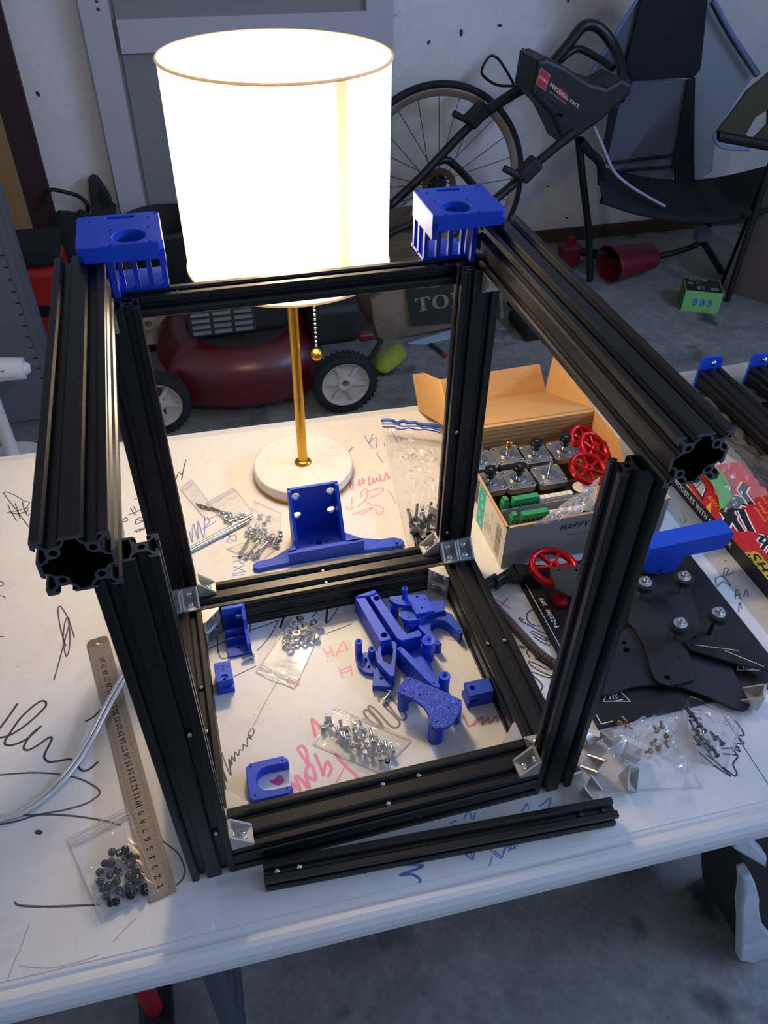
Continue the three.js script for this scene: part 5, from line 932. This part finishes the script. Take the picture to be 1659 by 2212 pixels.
  part(t, 'bail_bar', pipe([[1200, 140, z1], [1228, 116, z1], [1248, 106, z1], [1290, 125, z1 + .05], [1325, 148, z1 + .12]], .012), tubeM);
  part(t, 'cross_brace', pipe([[905, 387, z1], [940, 352, z1], [965, 346, z1], [985, 360, z1], [1030, 408, -2.15], [1075, 450, -1.95]], .014), tubeM);
  const clamp = (u, v, z, s = 1) => part(t, 'clamp', merge(rbox(.085 * s, .055 * s, .05, .012).rotateZ(.75).translate(0, 0, 0), cyl(.011, .011, .09, 12).rotateZ(1.1).translate(-.05, -.008, .01)).translate(atZ(u, v, z).x, atZ(u, v, z).y, z), engM);
  clamp(1030, 248, z1 + .02); clamp(1142, 366, z2 + .02, .9);
  part(t, 'wire_rest', pipe([[1110, 183, z1], [1092, 150, z1], [1072, 124, z1], [1058, 122, z1], [1040, 155, z1], [1048, 168, z1], [1075, 184, z1], [1110, 186, z1]], .0045, 8), tubeM);
  part(t, 'cable', pipe([[1112, 186, z1], [1145, 188, z1], [1172, 200, z1], [1195, 226, z1], [1212, 250, z2]], .0045, 8), tubeM);
  const zb = -2.02, ctl = part(t, 'control_box', upright([[1163, 132], [1182, 127], [1222, 145], [1275, 180], [1312, 190], [1345, 172], [1366, 182], [1362, 206], [1300, 262], [1222, 318], [1205, 280], [1190, 250], [1150, 205]], zb, .16, .012), pmat(0x1d1c1e, .5), 'black plastic speed control box');
  const ct = canvasTex(512, 180, (g, w, h) => { g.clearRect(0, 0, w, h); g.fillStyle = '#1d1c1e'; g.fillRect(0, 0, w, h); g.fillStyle = '#b02a34'; g.fillRect(12, 18, 104, 120); g.strokeStyle = '#d8a8a0'; g.lineWidth = 4; g.strokeRect(12, 18, 104, 120); g.fillStyle = '#e8c8b8'; g.font = 'bold 30px serif'; g.fillText('TORO', 22, 88); g.fillStyle = '#a02430'; g.fillRect(230, 40, 110, 60); g.fillStyle = '#d8c4ac'; g.font = 'bold 44px sans-serif'; g.fillText('PERSONAL PACE', 140, 88, 360); g.font = '20px sans-serif'; g.fillText('SELF PROPEL SYSTEM', 160, 128); });
  const cm = mat(0xffffff, .5); cm.map = ct; const q = (u, v) => atZ(u, v, zb + .002);
  part(ctl, 'badge', quad(q(1152, 190), q(1248, 262), q(1262, 218), q(1168, 140)), cm, 'red logo and personal pace lettering');
  // grass bag hanging at the back of the mower
  const gb = thing('grass_bag', 'beige cloth grass bag with a dark label behind the mower', 'bag', V(.75, 0, -2.05));
  const cloth = noiseTex(256, (x, y) => { const k = 128 + 60 * (fbm(x * 6, y * 6, 6, 4) - .5) + 20 * (fbm(x * 60, y * 60, 60, 2) - .5); return [k, k * .87, k * .72]; }); const clm = mat(0xffffff, .9); clm.map = cloth;
  part(gb, 'bag', sheet((u, v) => { const a = u * 6.2832, w = .21 + .03 * fbm(u * 8, v * 3, 8, 3); const k = .75 + .35 * Math.sin(Math.PI * Math.min(1, v * .75 + .1)); return V(.74 + w * k * Math.cos(a) + .06 * v, .02 + .36 * v, -2.15 + .15 * k * Math.sin(a)); }, 40, 14), clm);
  part(gb, 'bag_frame', tube([V(.50, .30, -2.02), V(.60, .40, -2.00), V(.78, .44, -2.02), V(.89, .40, -2.1)], .012, 8), tubeM);
  const lt = canvasTex(512, 300, (g, w, h) => { g.fillStyle = '#2c2a28'; g.fillRect(0, 0, w, h); g.fillStyle = '#8e7d70'; g.font = 'bold 170px serif'; g.fillText('TORO', 36, 190, 400); });
  const lm = mat(0xffffff, .8); lm.map = lt; const lz = -1.985, L = (u, v) => atZ(u, v, lz);
  part(gb, 'label', upright([[878, 628], [1075, 600], [1080, 690], [890, 704]], lz - .001, .012), mat(0x2c2a28, .8));
  part(gb, 'label_print', quad(L(888, 702), L(1082, 676), L(1076, 602), L(878, 630)), lm, 'dark label with pale serif capitals');
  part(gb, 'front_panel', upright([[800, 650], [830, 628], [1080, 590], [1090, 690], [960, 712], [820, 742], [806, 700]], lz - .014, .03, .006), clm);
}
{
  // ------------------------------------------------ bicycle wheel leaning on the wall
  const c = atZ(943, 403, -2.5), R = .365; const t = thing('bicycle_wheel', 'black bicycle wheel leaning on the back wall behind the mower handle', 'wheel', V(c.x, 0, -2.52));
  const W = new THREE.Group(); const rm = mat(0x1a1a1c, .7), al = mat(0xb09a88, .4, .6), sp = mat(0x5c5a5a, .4, .7);
  const tl = g => g.rotateX(-.10).translate(c.x, R + .002, -2.50);
  part(t, 'tyre', tl(new THREE.TorusGeometry(R - .013, .0135, 12, 72)), rm, 'black tyre');
  part(t, 'rim', tl(lathe([[R - .030, -.009], [R - .024, -.011], [R - .024, .011], [R - .030, .009], [R - .052, .004], [R - .052, -.004], [R - .030, -.009]], 72).rotateX(Math.PI / 2)), al, 'worn silver rim');
  for (let i = 0; i < 24; i++) { const a = i / 24 * 6.2832, b = a + (i % 2 ? .9 : -.9); part(t, 'spoke', tl(rod(V(.02 * Math.cos(b), .02 * Math.sin(b), i % 4 < 2 ? .02 : -.02), V((R - .05) * Math.cos(a), (R - .05) * Math.sin(a), 0), .0016, 5)), sp); }
  part(t, 'hub', tl(merge(cyl(.018, .018, .06, 16).rotateX(Math.PI / 2), cyl(.03, .03, .004, 20).rotateX(Math.PI / 2).translate(0, 0, .02), cyl(.045, .045, .012, 24).rotateX(Math.PI / 2).translate(0, 0, -.02))), rm);
  part(t, 'brake_disc', tl(ringGeo(.07, .003, .045).rotateX(Math.PI / 2).translate(0, 0, .03)), mat(0x6b4a38, .5, .6), 'rusty brown disc');
}
{
  // ------------------------------------------------ camping chair
  const Zc = -2.36, z = [1220, 0, .2646], P = (...a) => zp(z, ...a);
  const mesh = mat(0x5d5f69, .9), lightMesh = mat(0x8d959c, .9), dark = mat(0x12141b, .85), pole = pmat(0x101217, .45), pip = mat(0x6f7fa0, .8);
  const t = thing('camping_chair', 'folding camping chair with a black centre panel and grey sides', 'chair', V(1.75, 0, -2.3));
  const bulge = (g, k = .05, cx = 1.75) => { const p = g.attributes.position; for (let i = 0; i < p.count; i++) { const dx = (p.getX(i) - cx) / .35; p.setZ(i, p.getZ(i) - k * (1 - dx * dx)); } g.computeVertexNormals(); return g; };
  part(t, 'centre_panel', upright(P(600, -900, 1200, -900, 1165, 0, 1110, 560, 1050, 640, 560, 660, 490, 560, 625, 0), Zc, .012, .003), dark, 'black padded centre panel');
  part(t, 'side_panel', upright(P(560, -400, 640, -500, 625, 0, 500, 560, 560, 660, 440, 880, 300, 900, 250, 640, 230, 560, 385, 330, 590, 0), Zc - .02, .008), mesh);
  part(t, 'side_panel', upright(P(1165, 0, 1180, -500, 1210, 0, 1340, 260, 1560, 600, 1440, 760, 1300, 980, 1240, 1080, 1200, 1400, 1060, 1500, 1050, 640, 1110, 560), Zc - .02, .008), lightMesh, 'pale grey side panel');
  part(t, 'lower_panel', upright(P(560, 660, 1010, 650, 890, 1300, 880, 1500, 780, 1510, 450, 1440, 340, 1340, 330, 1280, 440, 880), Zc - .01, .010, .003), mesh);
  part(t, 'strap', upright(P(1010, 650, 1065, 640, 1050, 1300, 1060, 1520, 900, 1520, 890, 1300), Zc + .008, .008), dark);
  part(t, 'strap', upright(P(440, 880, 370, 900, 310, 1250, 350, 1290), Zc + .008, .008), dark);
  for (const a of [[390, 1330, 880, 1270], [420, 1400, 880, 1360]]) { const b = P(...a); part(t, 'seam', pipe([[...b[0], Zc + .004], [...b[1], Zc + .004]], .006, 6), dark); }
  // seat: a sagging sling reaching forward
  part(t, 'seat', sheet((u, v) => { const back = atZ(...P(260 + 1400 * u, 1350 + 120 * Math.sin(u * 3.14))[0], Zc), fr = atZ(...P(300 + 1400 * u, 1560 + 240 * Math.sin(Math.PI * (.1 + u * .7)))[0], Zc + .30); const p = back.lerp(fr, v); p.y -= .05 * Math.sin(Math.PI * v) * Math.sin(Math.PI * u); return p; }, 30, 14), dark, 'black sagging seat');
  part(t, 'seat_edge', tube(Array.from({ length: 12 }, (_, i) => { const u = i / 11; return atZ(...P(300 + 1400 * u, 1560 + 240 * Math.sin(Math.PI * (.1 + u * .7)))[0], Zc + .30); }), .012, 8, 40), dark);
  const PP = (zz, r, ...a) => part(t, 'frame_tube', pipe(P(...a).map(q => [...q, zz]), r), pole);
  PP(-2.27, .014, 110, 1130, 150, 1500, 195, 1900, 205, 2290); PP(-2.25, .016, 130, 1150, 200, 1240, 290, 1340, 300, 1500); PP(-2.22, .014, 1140, 1990, 1300, 2250, 1500, 2560, 1600, 2640); PP(-2.3, .013, 1180, 1800, 1120, 1960, 900, 2060, 600, 2100, 250, 2060); PP(-2.38, .012, 1200, 0, 1340, 260, 1570, 610);
  part(t, 'piping', pipe(P(590, 0, 385, 330, 240, 560, 190, 650).map(q => [...q, Zc]), .006, 6), pip, 'pale blue edge piping');
  part(t, 'piping', pipe(P(1210, 0, 1350, 260, 1570, 610).map(q => [...q, Zc + .02]), .009, 6), pip);
  part(t, 'cord', pipe(P(235, 1030, 310, 1200, 400, 1400, 520, 1510, 680, 1610, 815, 1685).map(q => [...q, -2.2]), .006, 6), mat(0xb9b9c4, .6), 'white draw cord');
  part(t, 'foot', rod(atF(1245, 540, .05), atF(1325, 560, .03), .018, 10), pole);
  part(t, 'joint', rbox(.05, .06, .05, .01).translate(atZ(1515, 505, -2.25).x, atZ(1515, 505, -2.25).y, -2.25), mat(0x55606e, .6));
  // second chair beside it
  const t2 = thing('folded_chair', 'olive folding chair with a black arm beside the camping chair', 'chair', V(1.95, 0, -2.0));
  const ol = mat(0x4c4430, .9);
  part(t2, 'fabric', upright(P(1760, 520, 1659, 610, 1500, 740, 1400, 880, 1240, 1090, 1330, 1150, 1659, 1230, 1900, 1260, 1900, 500), -2.02, .014, .003, [P(1660, 900, 1560, 960, 1480, 1100, 1540, 1140, 1659, 1020)]), ol, 'olive cloth panel');
  part(t2, 'arm', pipe([...P(1240, 1110, 1450, 1150, 1900, 1230).map(q => [...q, -1.96])], .017, 10), M.black);
  part(t2, 'arm_rim', pipe([...P(1225, 1080, 1225, 1140, 1280, 1200, 1500, 1220).map(q => [...q, -1.95])], .006, 6), pip);
  part(t2, 'leg', merge(rod(V(2.02, .0, -1.98), V(2.05, .62, -2.02), .012, 10), rod(V(2.3, 0, -1.98), V(2.25, .62, -2.02), .012, 10)), pole);
}
{
  // ------------------------------------------------ floor clutter on the right
  const g = [1220, 460, .2646], P = (...a) => zp(g, ...a);
  const cb = noiseTex(128, (x, y) => { const k = 92 + 20 * (fbm(x * 5, y * 5, 5, 4) - .5); return [k, k * .86, k * .74]; }); const cm = mat(0xffffff, .85); cm.map = cb;
  single('leaning_board', 'large dull brown cardboard sheet leaning at the right', 'board', (() => { const a = V(2.05, .001, -2.08), b = V(2.34, .001, -1.68), top = V(.12, .78, -.05); const geo = merge(quad(a, b, b.clone().add(top), a.clone().add(top)), quad(b.clone().add(V(.012, 0, .008)), a.clone().add(V(.012, 0, .008)), a.clone().add(top).add(V(.012, 0, .008)), b.clone().add(top).add(V(.012, 0, .008))), bar(a.clone().add(top), b.clone().add(top), .014, .004), bar(a, a.clone().add(top), .014, .004, V(1, 0, 0)), bar(b, b.clone().add(top), .014, .004, V(1, 0, 0))); return geo; })(), cm, V(2.15, 0, -1.9));
  // red scoop
  const rc = atF(1400, 590, .06); const red = pmat(0x6e1024, .45);
  single('red_bucket', 'red plastic bucket lying on its side under the camping chair', 'bucket', merge(lathe([[.065, 0], [.085, .2], [.091, .2], [.091, .21], [.082, .21], [.062, .006], [0, .006], [0, 0]], 36).rotateZ(Math.PI / 2).rotateY(.15).scale(1, .8, 1).translate(rc.x + .07, .074, rc.z - .12)), red, V(rc.x, 0, rc.z));
  const rc2 = atF(1228, 552, .05); single('red_jug', 'small red jug with a black cap by the chair foot', 'jug', merge(rbox(.09, .10, .07, .02, rc2.x, .055, rc2.z), cyl(.018, .018, .03, 14, rc2.x, .118, rc2.z)), red, V(rc2.x, 0, rc2.z));
  // green box
  const gx = V(1.858, 0, -1.925); const t = thing('green_box', 'small green and black product box on the floor under the chairs', 'box', gx); t.rotation.y = -Math.atan2(.061, .126);
  const topTex = canvasTex(512, 420, (c, w, h) => { c.fillStyle = '#0e120f'; c.fillRect(0, 0, w, h); c.strokeStyle = '#7cb04a'; c.lineWidth = 10; c.strokeRect(4, 4, w - 8, h - 8); c.fillStyle = '#6e8a3a'; c.beginPath(); c.ellipse(200, 60, 130, 46, 0, 0, 6.3); c.fill(); c.fillStyle = '#1a4038'; c.beginPath(); c.ellipse(200, 64, 90, 28, 0, 0, 6.3); c.fill(); c.fillStyle = '#9aa09a'; for (const [x, y, a, b] of [[40, 150, 80, 60], [150, 140, 70, 30], [160, 250, 60, 110], [240, 230, 20, 120], [350, 270, 110, 90]]) { c.globalAlpha = .75; c.fillRect(x, y, a, b); } c.globalAlpha = 1; c.fillStyle = '#30392f'; for (let i = 0; i < 12; i++) c.fillRect(60 + (i % 4) * 110, 180 + (i / 4 | 0) * 70, 70, 6); });
  const sideTex = canvasTex(512, 200, (c, w, h) => { c.fillStyle = '#7fc06e'; c.fillRect(0, 0, w, h); c.fillStyle = '#1f6ea0'; for (let i = 0; i < 3; i++) { c.beginPath(); c.arc(160 + i * 100, 105, 36, 0, 6.3); c.fill(); } c.strokeStyle = '#bfe0e8'; c.lineWidth = 6; for (let i = 0; i < 3; i++) { c.beginPath(); c.arc(160 + i * 100, 105, 18, .6, 5); c.stroke(); } });
  const m1 = mat(0xffffff, .45), m2 = mat(0xffffff, .5); m1.map = topTex; m2.map = sideTex;
  const gb = local(t, 'carton', box(.14, .085, .12, 0, .0427, -.058), mat(0x4f8a3c, .6));
  local(gb, 'top_print', quad(V(-.07, .0855, .002), V(.07, .0855, .002), V(.07, .0855, -.118), V(-.07, .0855, -.118)), m1, 'black printed top with pale text blocks');
  local(gb, 'side_print', quad(V(-.07, 0, .0025), V(.07, 0, .0025), V(.07, .085, .0025), V(-.07, .085, .0025)), m2, 'green side with three blue round icons');
  // black foam tray, marker, yellow glove, pale paper
  const ft = thing('black_tray', 'black plastic tray with a round hole lying on the floor behind the carton', 'tray', V(1.13, 0, -1.97));
  part(ft, 'tray', cut(rbox(.16, .05, .18, .015, 1.17, .026, -1.95), cyl(.028, .028, .05, 24, 1.13, .05, -1.90)), M.blackMatte); part(ft, 'upright_flap', rbox(.15, .17, .03, .012, 1.17, .13, -2.06), M.blackMatte);
  const pa = at(930, 744, -T + .006), pb = at(966, 770, -T + .006); const mk = thing('marker_pen', 'dark marker pen with a red cap on the floor behind the table', 'pen', pa.clone().setY(0)); part(mk, 'barrel', rod(pa, pa.clone().lerp(pb, .78), .008, 10), mat(0x25302c, .5)); part(mk, 'cap', rod(pa.clone().lerp(pb, .78), pb, .0085, 10), mat(0xb0302a, .5), 'red cap');
  const yg = atF(838, 790, .02); single('yellow_glove', 'crumpled yellow green glove on the floor by the mower wheel', 'glove', (() => { const s = new THREE.SphereGeometry(1, 18, 12); const p = s.attributes.position; for (let i = 0; i < p.count; i++) { const x = p.getX(i), y = p.getY(i), zz = p.getZ(i), k = .8 + .5 * fbm(x * 2 + 3, zz * 2 + y, 64, 3); p.setXYZ(i, x * .045 * k, Math.max(-.025, y * .028 * k), zz * .085 * k); } s.computeVertexNormals(); return s.rotateY(-.7).translate(yg.x + .02, .027, yg.z - .04); })(), mat(0x8f9a2c, .8), yg.clone().setY(0));
  const pp = [[880, 742], [980, 712], [985, 728], [915, 744]].map(([u, v]) => atF(u, v, .004)); single('pale_paper', 'pale blue sheet of paper on the floor under the grass bag', 'paper', prismW(pp, .006, .002), mat(0x9fb4c4, .8), pp[0].clone().setY(0));
  // crates behind the right edge: dark duffel under the leaning board
}
{
  // ------------------------------------------------ left side: boards, cabinet, tools
  single('brown_board', 'dark reddish brown board standing against the back wall', 'board', bx(-.80, -.513, 0, 1.7, -2.699, -2.66), mat(0x3a201d, .75), V(-.65, 0, -2.68));
  single('wood_stud', 'raw timber stud standing in front of the brown board', 'stud', bx(-.592, -.538, 0, .775, -2.24, -2.18), (() => { const m = mat(0xffffff, .85); m.map = noiseTex(128, (x, y) => { const k = 150 + 40 * (fbm(x * 24, y * 3, 24, 3) - .5); return [k, k * .78, k * .5]; }); return m; })(), V(-.565, 0, -2.21));
  const t = thing('grey_cabinet', 'tall dull grey cabinet at the left behind the table', 'cabinet', V(-.9, 0, -1.9));
  const gm = mat(0x5c6166, .65);
  part(t, 'body', bx(-1.3, -.516, 0, 1.05, -1.80, -1.75), gm); const rows = []; for (let i = 0; i < 26; i++) rows.push(box(.012, .005, .02, -.556, .10 + i * .035, -1.737)); part(t, 'door', cut(bx(-1.28, -.53, .03, 1.03, -1.75, -1.735), merge(rows)), gm);
  part(t, 'door_edge', bx(-.545, -.541, .03, 1.03, -1.736, -1.732), gm);
  // white nozzle tool hanging in front of it
  const a = atZ(66, 795, -1.55), b = atZ(-40, 800, -1.55); const nz = thing('white_nozzle', 'white plastic tool nozzle on a stand in front of the grey cabinet', 'nozzle', V(b.x, 0, -1.55));
  part(nz, 'barrel', cut(rod(b, a.clone().lerp(b, .12), .036, 22, .03), box(.05, .006, .02).translate(a.x - .07, a.y - .005, -1.516), box(.04, .006, .02).translate(a.x - .08, a.y + .016, -1.52)), M.plasticWhite); part(nz, 'tip', rod(a.clone().lerp(b, .12), a, .02, 14, .012), M.white);
  part(nz, 'stand', merge(cyl(.02, .02, b.y - .03, 14, b.x, (b.y - .03) / 2, -1.55), cyl(.09, .1, .02, 24, b.x, .01, -1.55)), M.white);
  // red tool case with black handle
  const rp = atZ(95, 620, -2.0); const tc = thing('red_case', 'red tool case with black trim beside the grey cabinet', 'case', V(rp.x, 0, -2.0));
  part(tc, 'case', rbox(.16, rp.y + .09, .22, .02, rp.x - .005, (rp.y + .09) / 2, -2.02), pmat(0xa01c1a, .45)); part(tc, 'band', bx(rp.x - .087, rp.x + .078, rp.y - .055, rp.y - .02, -2.132, -1.905), M.black); part(tc, 'lid', rbox(.15, .05, .2, .015, rp.x, rp.y + .115, -2.03), M.blackMatte);
  // black bin bag lump and cable, grey boot
  const lp = atZ(160, 500, -2.45); single('black_backpack', 'slumped black backpack against the back wall', 'backpack', (() => { const s = new THREE.SphereGeometry(1, 24, 16); const p = s.attributes.position; for (let i = 0; i < p.count; i++) { const x = p.getX(i), y = p.getY(i), zz = p.getZ(i), k = .9 + .25 * fbm(x * 2 + 9, y * 2 + zz, 64, 3); p.setXYZ(i, x * .11 * k, (y + 1) * .5 * (lp.y + .06) * k, zz * .1 * k); } s.computeVertexNormals(); return s.translate(lp.x + .02, 0, -2.47); })(), mat(0x141314, .8), V(lp.x, 0, -2.5));
  single('black_cable', 'thin black cable looping up the wall above the backpack', 'cable', pipe([[98, 450, -2.63], [96, 430, -2.635], [108, 411, -2.64], [140, 415, -2.64], [170, 424, -2.64], [188, 440, -2.63], [190, 455, -2.63], [186, 462, -2.635]], .007, 8), M.black, atZ(110, 460, -2.6));
  const bo = thing('grey_boot', 'dark grey rubber boot standing sole out against the wall', 'boot', atZ(215, 480, -2.62).setY(0));
  part(bo, 'sole', upright([[191, 392], [200, 384], [212, 388], [226, 408], [240, 432], [243, 446], [252, 452], [250, 466], [245, 500], [205, 500], [196, 440]], -2.62, .05, .008), mat(0x2c2c2e, .8)); part(bo, 'heel', upright([[214, 400], [228, 418], [241, 438], [236, 450], [222, 452], [212, 430]], -2.618, .012, .003), mat(0x1a1a1b, .9)); part(bo, 'shaft', bx(atZ(200, 480, -2.62).x, atZ(246, 480, -2.62).x, 0, atZ(220, 495, -2.62).y, -2.68, -2.625), mat(0x2c2c2e, .8));
  // dark rounded bulk before the panel, added in the shape of a bin
  const kb = atZ(360, 520, -2.4); single('dark_bulk', 'dark grey rounded bulk before the panel door, shaped as a bin', 'bin', lathe([[0, 0], [.12, 0], [.15, kb.y + .05], [.155, kb.y + .05], [.155, kb.y + .07], [.14, kb.y + .07], [.11, .02], [0, .02]], 36).translate(kb.x, 0, -2.42), mat(0x232326, .7), V(kb.x, 0, -2.42));
}
{
  // ------------------------------------------------ under the table
  const p = V(-.333, 0, .02); const t = thing('red_jack', 'red steel trolley jack handle standing beside the grey table leg', 'jack', p);
  local(t, 'handle', rod(V(0, .05, 0), V(.0, .46, .0), .014, 16), pmat(0xa8122a, .4)); local(t, 'grip', rod(V(0, .40, 0), V(0, .50, 0), .018, 16), pmat(0x8e1024, .5)); local(t, 'base', rbox(.05, .05, .10, .012, 0, .026, 0), M.black);
  // crumpled packing paper bag at the right, half under the table
  const b = [1240, 1700, .2526], P = (...a) => zp(b, ...a);
  const pg = thing('paper_sack', 'dark sack with torn pale blue paper leaning under the table front', 'sack', V(.6, 0, .16));
  const pm = pmat(0xc9d2d8, .7); pm.bumpMap = noiseTex(256, (x, y) => { const v = 255 * Math.abs(fbm(x * 5, y * 5, 5, 5) - .5) * 2; return [v, v, v]; }, false); pm.bumpScale = .012;
  const crin = (a, z, d) => { const g = upright(a, z, d, .004); return g; };
  part(pg, 'torn_paper', crin(P(1355, 405, 1480, 405, 1570, 520, 1659, 610, 1640, 690, 1540, 640, 1370, 540), .20, .02), pm, 'pale blue crumpled paper');
  part(pg, 'torn_paper', crin(P(1450, 790, 1520, 756, 1560, 840, 1592, 960, 1590, 1060, 1620, 1200, 1720, 1330, 1720, 1500, 1540, 1510, 1425, 1495, 1440, 1200, 1430, 1060, 1455, 900), .196, .02), pm, 'pale blue crumpled paper');
  part(pg, 'sack', crin(P(1375, 430, 1480, 400, 1760, 560, 1760, 1490, 1440, 1490, 1450, 1210, 1450, 1180, 1460, 790, 1400, 560), .174, .13), mat(0x2a211b, .9));
}
// ---------------------------------------------------------------- table last: its handwriting is collected above
buildTable();
scene.traverse(o => { if (o.isMesh || o.isInstancedMesh) { o.castShadow = true; o.receiveShadow = true; } });
renderer.render(scene, camera);
